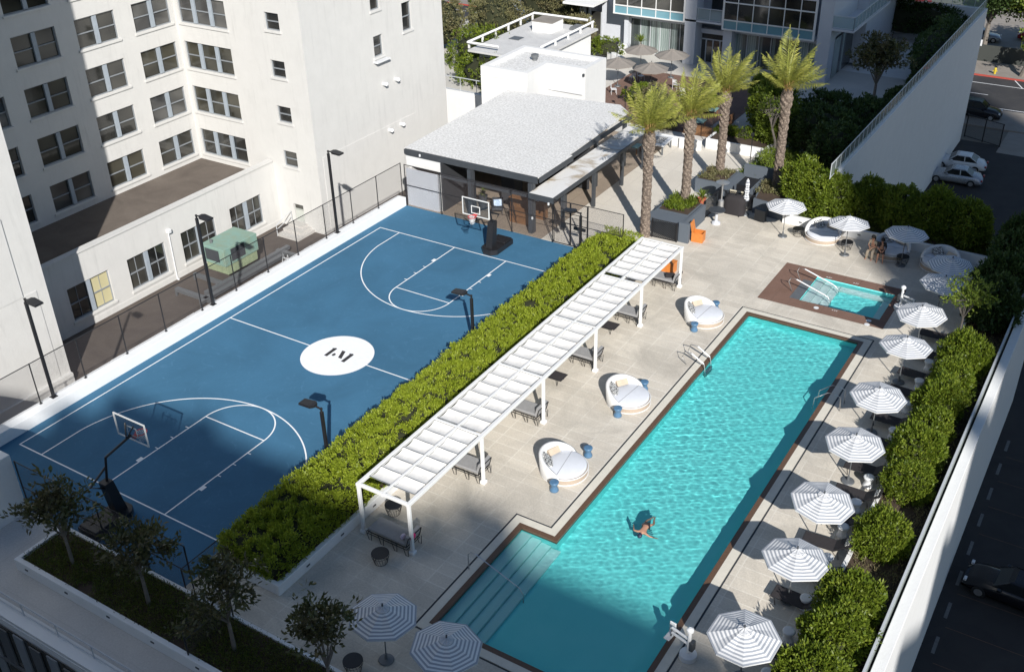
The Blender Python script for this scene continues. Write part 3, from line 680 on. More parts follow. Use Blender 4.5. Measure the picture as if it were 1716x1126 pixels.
for y, lb in ((6.0,'short lamp post at the hedge edge nearest the shaded end of the court'),(17.25,'short lamp post at the hedge edge beside the court centre circle'),(28.5,'short lamp post at the hedge edge beside the court gate')):
    lamp((12.92,y,0), 2.86, -1, lb, .95)
def hoop(y, s, label, x=7.95, yb=0):
    """portable hoop; s = +1 faces +y"""
    t = thing('basketball_hoop', label, 'basketball hoop', (x, y, 0), 0, 'portable basketball hoops on the court')
    P = lambda a, b, c: (a, s*b, c)
    b = M(); b.prism([(-.55,s*-1.0),(.55,s*-1.0),(.55,s*.75),(.25,s*1.05),(-.25,s*1.05),(-.55,s*.75)][::s], .04, .36); b.box(-.5,s*-.95,.36,.5,s*-.1,.46,.02); b.build('base', MT['black'], t)
    p = M(); p.add([P(-.22,.35,.3),P(.22,.35,.3),P(.22,.85,.3),P(-.22,.85,.3),P(-.2,.15,1.95),P(.2,.15,1.95),P(.2,.55,1.95),P(-.2,.55,1.95)],[(0,3,2,1),(4,5,6,7),(0,1,5,4),(1,2,6,5),(2,3,7,6),(3,0,4,7)]); p.build('padded_post', MT['black'], t)
    a = M(); a.tube([P(0,.4,1.9),P(0,.62,2.95),P(0,1.95,3.2)], .055, 8); a.tube([P(0,.2,1.7),P(0,-.35,2.1),P(0,.5,2.55)], .05, 8); a.tube([P(-.25,1.98,3.7),P(0,1.7,3.15),P(.25,1.98,3.7)], .035, 6); a.build('arm', MT['black'], t)
    g = M(); g.box(-.88,s*2.0,2.92,.88,s*2.02,3.93); bo = g.build('backboard', MT['board'], t)
    f = M()
    for q in ((-.915,2.90,.915,2.945),(-.915,3.925,.915,3.97),(-.915,2.945,-.87,3.925),(.87,2.945,.915,3.925)): f.box(q[0],s*1.985,q[1],q[2],s*2.035,q[3])
    for q in ((-.305,3.07,.305,3.12),(-.305,3.50,.305,3.55),(-.305,3.12,-.255,3.50),(.255,3.12,.305,3.50)): f.box(q[0],s*2.03,q[1],q[2],s*2.04,q[3])
    f.build('board_frame', MT['whitemetal'], bo)
    r = M(); rr = .23; r.tube([P(rr*math.cos(2*math.pi*i/20),2.42+rr*math.sin(2*math.pi*i/20),3.05) for i in range(21)], .022, 6, caps=False); r.box(-.1,s*2.04,2.98,.1,s*2.2,3.07); r.build('rim', MT['red'], t)
    n = M(); k = 14
    for i in range(k):
        a0, a1 = 2*math.pi*i/k, 2*math.pi*(i+1)/k
        n.quad(P(.22*math.cos(a0),2.42+.22*math.sin(a0),3.04),P(.22*math.cos(a1),2.42+.22*math.sin(a1),3.04),P(.12*math.cos(a1),2.42+.12*math.sin(a1),2.62),P(.12*math.cos(a0),2.42+.12*math.sin(a0),2.62))
    n.build('net', MT['net'], t)
    return t
hoop(27.15, -1, 'portable basketball hoop with red rim at the sunny far end by the pavilion')
hoop(-1.55, 1, 'portable basketball hoop at the shaded near end, partly behind a tree', x=7.85)
# ---- fences
def fence(name, label, pts, h, z0, mid=None, top=True, pr=.03, mat='link', posts=None, par=None, group=None):
    """pts: post positions along the run"""
    t = thing(name, label, 'fence', (*pts[0], z0), group=group)
    org = t.location
    for p in pts:
        q = M(org); q.tube([(p[0],p[1],z0),(p[0],p[1],z0+h)], pr, 8); q.box(p[0]-.06,p[1]-.06,z0,p[0]+.06,p[1]+.06,z0+.02); q.build('post', MT['black'], t)
    zs = [h-.02] + ([mid] if mid else [])
    for z in zs:
        q = M(org)
        for a, b in zip(pts[:-1], pts[1:]): q.tube([(a[0],a[1],z0+z),(b[0],b[1],z0+z)], .022, 6)
        q.build('rail', MT['black'], t)
    q = M(org)
    for a, b in zip(pts[:-1], pts[1:]): q.quad((a[0],a[1],z0+.03),(b[0],b[1],z0+.03),(b[0],b[1],z0+h-.03),(a[0],a[1],z0+h-.03))
    q.build('chain_link', MT[mat], t)
    return t
fence('court_fence', 'black chain link fence along the left parapet of the court', [(-1.05, 2.07+2.52*k) for k in range(-2, 12)], 2.2, .6)
fence('court_fence', 'black chain link fence across the far end of the court before the pavilion', [(-.6,29.62),(2.2,29.62),(4.9,29.62),(7.5,29.62),(10.4,29.62)], 2.85, 0, mid=1.45)
fence('court_fence', 'black chain link fence between the court gate and the hedge end', [(12.8,29.62),(15.1,29.62)], 2.85, 0, mid=1.45)
fence('court_fence', 'black chain link fence across the shaded near end of the court behind the magnolias', [(4.4+2.4*k,-2.68) for k in range(0, 5)], 2.6, 0, mid=1.3)
fence('court_fence', 'dark chain link fence standing between court and hedge', [(13.4,-2.6+3.2*k) for k in range(0, 11)], 1.15, 0)
fence('garden_fence', 'short black fence inside the grass bed under the magnolias', [(16.2,-5.0),(16.2,-2.9)], 1.6, .45, mid=.8)
# gate with lock plate and panic bar
gt = thing('court_gate', 'black chain link double gate with a lock box at the far end of the court', 'gate', (10.4,29.62,0)); O = gt.location
for x0, x1 in ((10.5,11.6),(11.65,12.75)):
    q = M(O)
    for a, b in (((x0,.05),(x1,.05)),((x0,2.8),(x1,2.8)),((x0,.05),(x0,2.8)),((x1,.05),(x1,2.8)),((x0,1.45),(x1,1.45))): q.tube([(a[0],29.62,a[1]),(b[0],29.62,b[1])], .028, 6)
    q.tube([(x0,29.62,2.1),(x1,29.62,2.1)], .02, 6)
    lf = q.build('gate_leaf', MT['black'], gt)
    q = M(O); q.quad((x0,29.62,.05),(x1,29.62,.05),(x1,29.62,2.8),(x0,29.62,2.8)); q.build('chain_link', MT['link'], lf)
q = M(O); q.box(11.9,29.5,1.2,12.7,29.57,1.4,.01); q.build('push_bar', MT['black'], gt)
q = M(O); q.box(11.05,29.5,1.15,11.35,29.57,1.5,.01); q.build('lock_box', MT['black'], gt)
for y0, y1, nm in ((29.5,28.4,'brace'),):
    for x in (10.45, 7.5):
        q = M((x,29.62,0)); q.tube([(x,29.66,2.2),(x-.5,31.0,.02)], .025, 6); q.tube([(x,29.66,1.9),(x-.4,30.8,.02)], .02, 6)
        tag(q.build('fence_brace', MT['black']), 'thin slanting brace behind the fence post %s' % ('by the court gate' if x > 9 else 'in front of the pavilion column'), 'brace')

# ================================================================ pergola
pg = thing('pergola', 'long white pergola with sagging fabric panels between the hedge and the pool', 'pergola', (19.42,3.35,0)); O = pg.location
HT = 2.5; YS = [3.35+4.95*k for k in range(6)]; XL, XR_ = 17.02, 19.42; XM = (XL+XR_)/2
for y in YS:
    for x in (XL, XR_):
        q = M(O); q.box(x-.13,y-.13,0,x+.13,y+.13,.16,.03); q.box(x-.065,y-.065,.16,x+.065,y+.065,HT-.14,.01); q.build('post', MT['whitemetal'], pg)
for x, hw in ((XL,.07),(XR_,.075),(XM,.05)):
    q = M(O); q.box(x-hw,YS[0]-.09,HT-.14,x+hw,YS[-1]+.09,HT,.01); q.build('long_beam', MT['whitemetal'], pg)
for y in YS:
    q = M(O); q.box(XL+.075,y-.06,HT-.138,XM-.055,y+.06,HT-.002,.01); q.box(XM+.055,y-.06,HT-.138,XR_-.08,y+.06,HT-.002,.01); q.build('cross_beam', MT['whitemetal'], pg)
for b in range(5):
    for s_, (xa, xb) in enumerate(((XL+.13,XM-.08),(XM+.08,XR_-.15))):
        q = M(O); y0, y1 = YS[b]+(.55 if b == 0 else .13), YS[b+1]-(.09 if b != 4 else .12)
        if b in (4,): y0 += .25
        nw = 6; n = nw*8; zt = HT-.035; pts = []
        for i in range(n+1):
            f = i/8 % 1.0; y = y0+(y1-y0)*i/n; z = zt - .085*4*f*(1-f)*(.8+.4*((i//8*37+b*11+s_*5) % 7)/7); pts.append((y, z))
        for i in range(n):
            (ya, za), (yb_, zb) = pts[i], pts[i+1]
            m0 = (xa+xb)/2
            q.quad((xa,ya,za),(m0,ya,za-.02),(m0,yb_,zb-.02),(xa,yb_,zb)); q.quad((m0,ya,za-.02),(xb,ya,za),(xb,yb_,zb),(m0,yb_,zb-.02))
        cl = q.build('canopy_panel', MT['awning'], pg, smooth=False)
        w_ = M(O)
        for k in range(nw+1):
            y = y0+(y1-y0)*k/nw; w_.tube([(xa-.05,y,zt+.012),(xb+.05,y,zt+.012)], .009, 5)
        for x in (xa-.03, xb+.03): w_.tube([(x,y0,zt),(x,y1,zt)], .007, 5)
        w_.build('cable', MT['grey'], cl)
# ---- seats under the pergola
def daysofa(loc, label, pink=False):
    t = thing('chaise', label, 'chaise', loc, 0, 'grey cushioned wire chaises under the pergola')
    L0, L1, W0 = -1.9, 0, .85
    f = M()
    for y in (-W0/2, W0/2): f.tube([(L0,y,.42),(L1,y,.42)], .022, 6); f.tube([(L0,y,.30),(L1,y,.30)], .016, 6)
    for x in (L0, L1): f.tube([(x,-W0/2,.42),(x,W0/2,.42)], .022, 6); f.tube([(x,-W0/2,.30),(x,W0/2,.30)], .016, 6)
    f.tube([(L1,-W0/2,.42),(L1+.12,-W0/2,.85),(L1+.12,W0/2,.85),(L1,W0/2,.42)], .022, 6)
    f.build('frame', MT['black'], t)
    for x in (L0+.05, -1.25, -.6, L1-.05):
        for y in (-W0/2, W0/2):
            q = M(); q.tube([(x-.12,y,.42),(x,y,.01),(x+.12,y,.01),(x+.14,y,.42)], .014, 6); q.build('leg', MT['black'], t)
    c = M(); c.box(L0+.02,-W0/2+.02,.44,L1-.02,W0/2-.02,.57,.03); cu = c.build('cushion', MT['fabric'], t)
    c = M(); c.obox((L1+.0,0,.72),(.13,W0-.06,.42),0,R(14),0); c.build('back_cushion', MT['fabric'], t)
    return t
SOF = [(19.30,3.15,'grey chaise with a pink towel under the shaded front end of the pergola'),(19.25,8.2,'grey chaise at the second pergola post from the front'),(19.25,12.95,'grey chaise at the third pergola post from the front'),
       (19.25,18.35,'grey chaise at the fourth pergola post from the front'),(19.25,23.2,'grey chaise at the fifth pergola post from the front'),(19.3,27.6,'grey chaise with a black bag at the far end of the pergola')]
s0 = daysofa((SOF[0][0],SOF[0][1]+.4,0), SOF[0][2])
for x, y, lb in SOF[1:]: dup(s0, (x,y+.4,0), 0, lb)
q = M((18.95,3.4,.58)); q.add([(19.18,3.35,.6),(19.5,3.1,.62),(19.55,3.65,.62),(19.25,3.75,.6),(19.35,3.4,.93),(19.46,3.2,.98),(19.47,3.6,.96),(19.33,3.7,.9)],[(0,3,2,1),(4,5,6,7),(0,1,5,4),(1,2,6,5),(2,3,7,6),(3,0,4,7)])
tag(q.build('towel', MT['pink'], subsurf=2, smooth=True), 'bright pink towel draped over the back of the front chaise', 'towel')
q = M((18.6,3.3,.58)); q.add([(18.85,3.15,.575),(19.2,3.1,.575),(19.2,3.5,.575),(18.88,3.52,.575),(18.95,3.2,.85),(19.1,3.2,.97),(19.1,3.45,.9),(18.98,3.45,.82)],[(0,3,2,1),(4,5,6,7),(0,1,5,4),(1,2,6,5),(2,3,7,6),(3,0,4,7)])
tag(q.build('towel', simple('white_pink_print', (.62,.58,.66), .9, var=.3, scale=14, c2=(.30,.16,.32)), subsurf=2, smooth=True), 'crumpled white and purple printed towel on the front chaise', 'towel')
q = M((18.9,28,.58)); q.obox((18.85,28.0,.66),(.5,.3,.18),.1,.1,.5); tag(q.build('bag', MT['clothblack'], subsurf=0), 'small black bag lying on the chaise at the far end of the pergola', 'bag')
def wiretable(loc, label, r=.34, h=.48):
    t = thing('side_table', label, 'side table', loc, 0, 'round black wire side tables')
    q = M(); q.lathe([(.02,h-.03),(r,h-.03),(r+.01,h-.015),(r,h),(.02,h)], n=24); q.build('table_top', MT['black'], t)
    q = M()
    for i in range(18):
        a = 2*math.pi*i/18; q.tube([(r*.92*math.cos(a),r*.92*math.sin(a),h-.03),(r*math.cos(a+.15),r*math.sin(a+.15),h*.75),(r*.72*math.cos(a+.3),r*.72*math.sin(a+.3),.02)], .007, 4)
    for rr, z in ((r*.99,h*.75),(r*.72,.015)): q.tube([(rr*math.cos(2*math.pi*i/20),rr*math.sin(2*math.pi*i/20),z) for i in range(21)], .01, 4, caps=False)
    q.build('wire_base', MT['black'], t)
    return t
wt = wiretable((17.35,4.85,0), 'black wire side table beside the pergola, behind the shaded chaise')
for x, y, lb in ((18.65,2.35,'black wire side table in front of the shaded chaise'),(22.9,37.7,'black wire side table between the first back umbrella and the first round daybed'),(25.95,37.35,'black wire side table between the first and second back daybeds'),
                 (29.25,37.05,'black wire side table to the right of the seated couple'),(21.1,-2.25,'black wire side table in the shade beside the nearest magnolia')):
    dup(wt, (x,y,0), rng.random()*6, lb)
# dark sling loungers
def lounger(loc, rz, label, group='dark mesh loungers beside the pool'):
    """head end at +x"""
    t = thing('sun_lounger', label, 'lounger', loc, rz, group)
    f = M()
    for y in (-.33,.33):
        f.tube([(-.75,y,.34),(.45,y,.34)], .02, 6); f.tube([(.45,y,.34),(1.05,y,.78)], .018, 6)
    f.tube([(-.75,-.33,.34),(-.75,.33,.34)], .02, 6); f.tube([(1.05,-.33,.78),(1.05,.33,.78)], .018, 6); f.tube([(.45,-.33,.34),(.45,.33,.34)], .02, 6)
    f.build('frame', MT['black'], t)
    for x in (-.6, .62):
        for y in (-.33,.33):
            q = M(); q.tube([(x,y,.34),(x+.06,y,.01)], .017, 6); q.build('leg', MT['black'], t)
    q = M(); q.box(-.74,-.32,.345,.45,.32,.36); q.build('seat_sling', MT['fabdark'], t)
    q = M(); q.add([(.45,-.32,.35),(.45,.32,.35),(1.04,.32,.785),(1.04,-.32,.785),(.44,-.32,.365),(.44,.32,.365),(1.03,.32,.80),(1.03,-.32,.80)],[(0,3,2,1),(4,5,6,7),(0,1,5,4),(1,2,6,5),(2,3,7,6),(3,0,4,7)]); q.build('back_sling', MT['fabdark'], t)
    q = M(); q.obox((.88,0,.71),(.16,.42,.05),0,-R(36),0); q.build('headrest', MT['pillow'], t)
    q = M(); q.tube([(.9,-.33,.66),(1.15,-.33,.03)], .014, 6); q.tube([(.9,.33,.66),(1.15,.33,.03)], .014, 6); q.tube([(1.15,-.33,.03),(1.15,.33,.03)], .014, 6); q.build('back_prop', MT['black'], t)
    return t
LY = [(25.15,'seventh'),(20.85,'sixth'),(16.85,'fifth'),(15.05,'fourth'),(11.6,'third'),(8.75,'second'),(7.2,'first')]
LB = [(29.3,'lounger under the sixth bench umbrella beyond the round planter tree'),(27.3,'lounger right behind the umbrella dappled by the magnolia'),(25.15,'lounger under the umbrella at the pool corner near the drain covers'),(23.4,'lounger between the corner umbrella and the umbrella by the hand rails'),
      (20.85,'lounger under the umbrella by the pool hand rails'),(19.0,'lounger just in front of the umbrella by the pool hand rails'),(16.85,'lounger behind the umbrella whose right tip is dappled'),(15.05,'lounger between the dappled umbrella and the fully sunlit one'),
      (13.3,'lounger on the far side of the fully sunlit umbrella'),(11.6,'lounger on the near side of the fully sunlit umbrella'),(9.9,'lounger lying in the sun between two umbrellas with its patterned headrest showing'),(8.2,'lounger under the umbrella with leaf shade on its near edge'),
      (5.6,'lounger right behind the nearest sunlit umbrella'),(3.2,'lounger on the near side of the nearest sunlit umbrella')]
l0 = None
for y, lb in LB:
    if l0 is None: l0 = lounger((32.85,y,0), 0, 'dark '+lb)
    else: dup(l0, (32.85+rng.uniform(-.08,.08),y,0), R(rng.uniform(-5,5)), 'dark '+lb)
dup(l0, (17.9,22.0,0), R(180), 'dark lounger without umbrella between the fourth and fifth pergola posts'); dup(l0, (17.9,16.5,0), R(180), 'dark lounger without umbrella between the third and fourth pergola posts')
# white hourglass stools/tables
def hour(loc, mat, label, group, r=.22, h=.5, cat='side table', name='side_table'):
    q = M(loc); x, y, _ = loc
    q.lathe([(r*.95,0),(r,.03),(r*.86,h*.28),(r*.62,h*.5),(r*.86,h*.74),(r*1.02,h-.04),(r*.98,h),(r*.7,h+.005)], (x,y), 20)
    return tag(q.build(name, MT[mat], smooth=True), label, cat, group)
GW = 'white drum tables between the loungers'
for i, (y, lb) in enumerate(((26.4,'under the right edge of the magnolia-dappled umbrella'),(24.5,'beside the corner umbrella over the pool'),(22.35,'between the corner umbrella and the hand rail umbrella'),(20.0,'in front of the hand rail umbrella'),(16.2,'at the right tip of the partly dappled umbrella'),(14.4,'between the dappled and the fully sunlit umbrella'),
                            (12.7,'at the right tip of the fully sunlit umbrella'),(10.75,'before the sunlit umbrella next to the patterned headrest'),(8.3,'by the umbrella second nearest the camera'),(6.5,'behind the nearest sunlit umbrella'),(4.4,'beside the nearest sunlit umbrella'))):
    hour((33.2,y,0), 'whitepl', 'white hourglass table '+lb, GW)
# ================================================================ umbrellas
def canopy_obj(name, r, h, z, mat, par, rz=0, n=8, striped=True, sag=.06, droop=0.0):
    V = []; F = []; ring = []; K = 9
    V.append((0,0,z+h)); ring.append(0)
    for k in range(1, K+1):
        q = k/K
        for i in range(n*2):
            a = rz + math.pi*i/n; mid = i % 2
            rr = r*q*(math.cos(math.pi/n) if mid else 1.0)
            zz_ = z + h*(1-q) - (sag*math.sin(math.pi*q)*.6 if mid else 0)
            V.append((rr*math.cos(a), rr*math.sin(a), zz_)); ring.append(q)
    m2 = n*2
    for i in range(m2): F.append((0, 1+i, 1+(i+1) % m2))
    for k in range(K-1):
        for i in range(m2):
            j = (i+1) % m2; F.append((1+k*m2+i, 1+(k+1)*m2+i, 1+(k+1)*m2+j, 1+k*m2+j))
    b0 = len(V); last = 1+(K-1)*m2                     # valance
    for i in range(m2): v = V[last+i]; V.append((v[0]*1.0, v[1]*1.0, v[2]-.055)); ring.append(1.0)
    for i in range(m2): F.append((last+i, b0+i, b0+(i+1) % m2, last+(i+1) % m2))
    me = bpy.data.meshes.new(name); me.from_pydata(V, [], F); me.materials.append(MT[mat])
    at = me.attributes.new('ring', 'FLOAT', 'POINT'); at.data.foreach_set('value', ring); me.update()
    o = bpy.data.objects.new(name, me); COL.objects.link(o); o.parent = par
    return o
def umbrella(loc, label, rz=0.0, mat='stripe', r=1.2, z=1.98, h=.42, pole='grey', base=True, group='striped pool umbrellas', name='umbrella'):
    t = thing(name, label, 'umbrella', loc, 0, group)
    q = M(); q.tube([(0,0,.05),(0,0,z+h-.02)], .024, 8); q.build('pole', MT[pole], t)
    if base:
        q = M(); q.lathe([(.27,0),(.28,.02),(.26,.06),(.06,.09),(.045,.3),(.03,.3)], n=20); q.build('base', MT['grey'], t)
    cn = canopy_obj('canopy', r, h, z, mat, t, rz)
    c2 = canopy_obj('vent', r*.2, h*.24, z+h*.86, mat, cn, rz)
    q = M(); q.tube([(0,0,z+h-.02),(0,0,z+h+.13)], .03, 8); q.build('finial', MT['dark'], t)
    q = M()
    for i in range(8):
        a = rz+2*math.pi*i/8; q.tube([(0,0,z+h-.06),(r*.98*math.cos(a),r*.98*math.sin(a),z-.01)], .009, 4)
        q.tube([(0,0,z-.15),(r*.5*math.cos(a),r*.5*math.sin(a),z+h*.47)], .008, 4)
    q.build('ribs', MT['grey'], t)
    return t
UL = [(22.14,37.15,'striped umbrella in full sun left of the back row of daybeds'),(26.10,36.5,'striped umbrella in full sun between the first two back daybeds'),(29.24,36.75,'striped umbrella in shade behind the seated couple'),
      (32.2,34.15,'striped umbrella in shade over the last back daybed'),(32.31,31.75,'striped umbrella in shade beside the spa lift'),(32.27,28.15,'striped umbrella dappled by the yellow-green magnolia'),
      (32.28,24.6,'striped umbrella by the far right corner of the pool'),(32.29,19.95,'striped umbrella beside the pool hand rails'),(32.41,16.1,'striped umbrella partly dappled at its lower right tip, fourth from the front of the pool'),(32.33,11.95,'fully sunlit striped umbrella, third from the front along the pool'),
      (32.55,8.3,'striped umbrella with leaf shade on two lower edges, second from the front along the pool'),(32.4,4.15,'large looking striped umbrella nearest the camera on the right of the pool'),(21.78,-1.35,'striped umbrella in deep shade half behind a magnolia'),(24.27,-1.35,'striped umbrella in deep shade at the near end of the pool')]
u0 = None
for i, (x, y, lb) in enumerate(UL):
    a = R(8+rng.uniform(-6,6))
    if u0 is None: u0 = umbrella((x,y,0), lb, R(8))
    else:
        o = dup(u0, (x,y,0), R(rng.uniform(-10,12)), lb, scale=(1.0,1.0,1.0)); o.rotation_euler.x = R(rng.uniform(-3.5,3.5)); o.rotation_euler.y = R(rng.uniform(-3.5,3.5))
# closed umbrella
t = thing('closed_umbrella', 'closed striped umbrella standing beside the covered grill', 'umbrella', (19.0,39.0,0))
q = M(); q.tube([(0,0,.05),(0,0,2.3)], .024, 8); q.build('pole', MT['grey'], t); q = M(); q.lathe([(.27,0),(.28,.02),(.26,.06),(.05,.1),(.03,.3)], n=20); q.build('base', MT['grey'], t)
V = []; F = []; rg = []; prof = [(.03,2.42),(.09,2.3),(.13,2.0),(.11,1.85),(.15,1.6),(.12,1.4),(.17,1.2),(.19,.98)]
for k, (r_, z_) in enumerate(prof):
    for i in range(16):
        a = 2*math.pi*i/16; rr = r_*(1 if i % 2 else .72); V.append((rr*math.cos(a),rr*math.sin(a),z_)); rg.append(k/7)
for k in range(7):
    for i in range(16): F.append((k*16+i,k*16+(i+1)%16,(k+1)*16+(i+1)%16,(k+1)*16+i))
me = bpy.data.meshes.new('canopy'); me.from_pydata(V,[],F); me.materials.append(MT['stripe']); at = me.attributes.new('ring','FLOAT','POINT'); at.data.foreach_set('value', rg)
o = bpy.data.objects.new('canopy', me); COL.objects.link(o); o.parent = t
# terrace umbrellas
v0 = None
for x, y, lb in ((.13,62.7,'taupe umbrella by the curtained windows, farther left of the back pair'),(3.1,62.6,'taupe umbrella by the curtained windows, right of the back pair'),(.14,58.3,'taupe umbrella just right of the white roof block'),(3.2,58.3,'taupe umbrella in front on the terrace, over the terracotta floor')):
    if v0 is None: v0 = umbrella((x,y,0), lb, .3, 'taupe', 1.5, 1.95, .5, 'dark', True, 'taupe terrace umbrellas')
    else: dup(v0, (x,y,0), rng.random(), lb)
# ================================================================ round daybeds
def daybed(loc, rz, label, group='round white daybeds'):
    """backrest towards -x"""
    t = thing('daybed', label, 'daybed', loc, rz, group)
    q = M(); q.lathe([(.98,.03),(1.0,.05),(1.0,.29),(.96,.31)], n=40); q.build('wicker_base', MT['wicker'], t)
    q = M()
    for z, rr in ((.04,1.015),(.31,1.01)): q.tube([(rr*math.cos(2*math.pi*i/40),rr*math.sin(2*math.pi*i/40),z) for i in range(41)], .028, 6, caps=False)
    q.build('white_rim', MT['whitewick'], t)
    q = M(); q.lathe([(.93,.30),(.96,.36),(.94,.43),(.88,.46),(.02,.47)], n=40); q.build('mattress', MT['mattress'], t, smooth=True)
    q = M(); q.box(-.005,-.92,.465,.012,.92,.474); q.build('seam', MT['fabric'], t)
    q = M(); n = 28                                   # curved wall of the back
    for i in range(n+1):
        a = R(82)+R(196)*i/n; hgt = .32+.62*math.sin(math.pi*i/n)**.6
        for rr, z in ((1.03,.1),(1.07,hgt+.02),(.99,hgt+.05),(.90,hgt),(.90,.42)):
            q.v.append((rr*math.cos(a)*(1.02), rr*math.sin(a), z))
    for i in range(n):
        for k in range(4): q.f.append((i*5+k,i*5+k+1,(i+1)*5+k+1,(i+1)*5+k))
    q.build('backrest', MT['whitewick'], t, smooth=True)
    q = M(); q.obox((-.62,-.32,.66),(.12,.52,.5),.35,R(-38),R(18)); q.build('pillow', MT['pillow'], t)
    q = M(); q.obox((-.66,.42,.60),(.14,.58,.28),0,R(-34),R(-28)); q.build('bolster', simple('sand_bolster', (.52,.43,.33), .9), t)
    return t
DB = [(21.95,10.7,R(8),'round white daybed nearest the camera on the left of the pool'),(21.98,16.7,R(-6),'middle round white daybed on the left of the pool'),(22.0,25.5,R(-4),'round white daybed by the far left pool corner'),
      (24.3,38.0,R(-80),'sunlit round daybed against the white wall at the back'),(28.35,37.95,R(-85),'round daybed in shade with a couple sitting on its edge'),(31.15,37.6,R(-95),'round daybed in deep shade in the back right corner')]
d0 = None
for x, y, a, lb in DB:
    if d0 is None: d0 = daybed((x,y,0), a, lb)
    else: dup(d0, (x,y,0), a, lb)
GB = 'blue ceramic stools beside the daybeds'
for x, y, lb in ((22.2,9.4,'near the camera side of the front daybed'),(22.3,12.15,'on the far side of the front daybed'),(22.05,15.45,'near the camera side of the middle daybed'),(22.15,18.0,'behind the middle daybed'),(22.0,24.2,'near the camera side of the far daybed'),(22.1,26.8,'behind the far daybed')):
    hour((x,y,0), 'bluecer', 'blue ceramic drum stool '+lb, GB, .2, .46, 'stool', 'garden_stool')
# ================================================================ hand rails, ladder, lifts
def rails(name, label, cat, paths, r=.022, mat='chrome', extra=None):
    t = thing(name, label, cat, (*paths[0][0][:2], 0)); O = t.location
    for p in paths: q = M(O); q.tube(p, r, 8); q.build('rail', MT[mat], t, smooth=True)
    return t
rails('handrail', 'sloping steel handrail running down into the shallow pool steps', 'handrail', [[(21.75,3.75,0),(21.75,3.75,.75),(21.85,3.75,.9),(22.1,3.75,.92),(24.0,3.75,.15),(24.15,3.75,-.1),(24.15,3.75,-.8)]])
t = rails('pool_ladder', 'steel pool ladder with white grips on the left edge of the pool', 'ladder', [[(23.0,y,0),(22.75,y,.35),(22.85,y,.72),(23.2,y,.72),(23.9,y,.30),(24.0,y,-.2),(24.0,y,-.9)] for y in (21.0,21.75)])
for z in (-.3,-.6,-.85): q = M(t.location); q.box(23.93,21.0,z,24.07,21.75,z+.03); q.build('rung', MT['chrome'], t)
for y in (21.0,21.75): q = M(t.location); q.tube([(23.22,y,.715),(23.88,y,.32)], .04, 8); q.build('grip', MT['whitepl'], t)
rails('handrail', 'pair of slim steel rails on the right edge of the pool', 'handrail', [[(30.6,y,0),(30.55,y,.7),(30.35,y,.8),(29.95,y,.78),(29.4,y,.3),(29.35,y,-.5)] for y in (20.9,21.6)])
t = rails('handrail', 'pair of steel handrails with white sleeves leading into the spa', 'handrail', [[(24.95,y,0),(24.7,y,.55),(24.8,y,.8),(25.1,y,.78),(26.9,y,.2),(27.1,y,-.05),(27.1,y,-.6)] for y in (30.75,32.15)])
for y in (30.75,32.15): q = M(t.location); q.tube([(25.12,y,.785),(26.75,y,.26)], .035, 8); q.build('sleeve', MT['whitepl'], t)
def lift(x, y, rz, label):
    t = thing('pool_lift', label, 'pool lift', (x,y,0), rz, 'white pool access lifts')
    q = M(); q.lathe([(.30,0),(.31,.05),(.30,.2),(.12,.26)], n=20); q.build('base', MT['whitepl'], t)
    q = M(); q.tube([(0,0,.2),(0,0,1.25)], .07, 10); q.lathe([(.0,1.22),(.13,1.25),(.13,1.34),(.05,1.4)], n=14); q.build('mast', MT['whitepl'], t)
    for z, w_ in ((.85,.05),(.62,.05)): q = M(); q.tube([(0,0,z),(-.75,.12,z-.02)], w_, 8); q.build('arm', MT['whitepl'], t)
    q = M(); q.box(-.95,-.1,.35,-.72,.35,.42,.02); q.box(-.97,.3,.35,-.72,.36,.85,.02); q.build('seat', MT['whitepl'], t)
    q = M(); q.box(.06,-.12,.45,.2,.12,.85,.02); q.build('battery_box', MT['dark'], t)
    q = M(); q.tube([(-.75,.12,.83),(-.78,.12,.4)], .03, 6); q.build('hanger', MT['grey'], t)
    return t
lift(30.55,4.05,R(-8),'white pool access lift near the camera on the right pool edge'); lift(30.5,31.7,R(170),'white pool access lift at the right end of the spa')
q = M((30.1,2.3,0)); q.box(29.95,2.0,0,30.45,2.5,.28,.05); q.box(30.0,2.05,.28,30.4,2.45,.55,.08); tag(q.build('equipment_cover', MT['whitepl']), 'small white covered box on the right pool edge at the bottom of the photo', 'cover')
for i, (x, y, lb) in enumerate(((26.67,29.62,'round white drain cover on the brown spa deck, left one'),(29.45,29.65,'round white drain cover on the brown spa deck near its right corner'),(29.48,29.22,'round white drain cover at the right corner, closest to the pool'))):
    q = M((x,y,0)); q.lathe([(.13,.007),(.14,.014),(.13,.022),(.01,.022)], (x,y), 20); tag(q.build('drain_cover', MT['whitepl']), lb, 'drain cover')
for x, y, a in ((27.6,29.75,0),(27.7,33.3,0),(26.2,33.25,0)):                # depth numerals on the spa deck
    cu = bpy.data.curves.new('depth_marking', 'FONT'); cu.body = '4 FT'; cu.size = .17; cu.align_x = 'CENTER'; cu.extrude = .001
    o = bpy.data.objects.new('depth_marking', cu); COL.objects.link(o); o.location = (x,y,.012); o.rotation_euler.z = a; cu.materials.append(MT['line'])
    bpy.context.view_layer.update(); me = bpy.data.meshes.new_from_object(o); bpy.data.objects.remove(o); o = bpy.data.objects.new('depth_marking', me); COL.objects.link(o); o.location = (x,y,.012); struct(o)
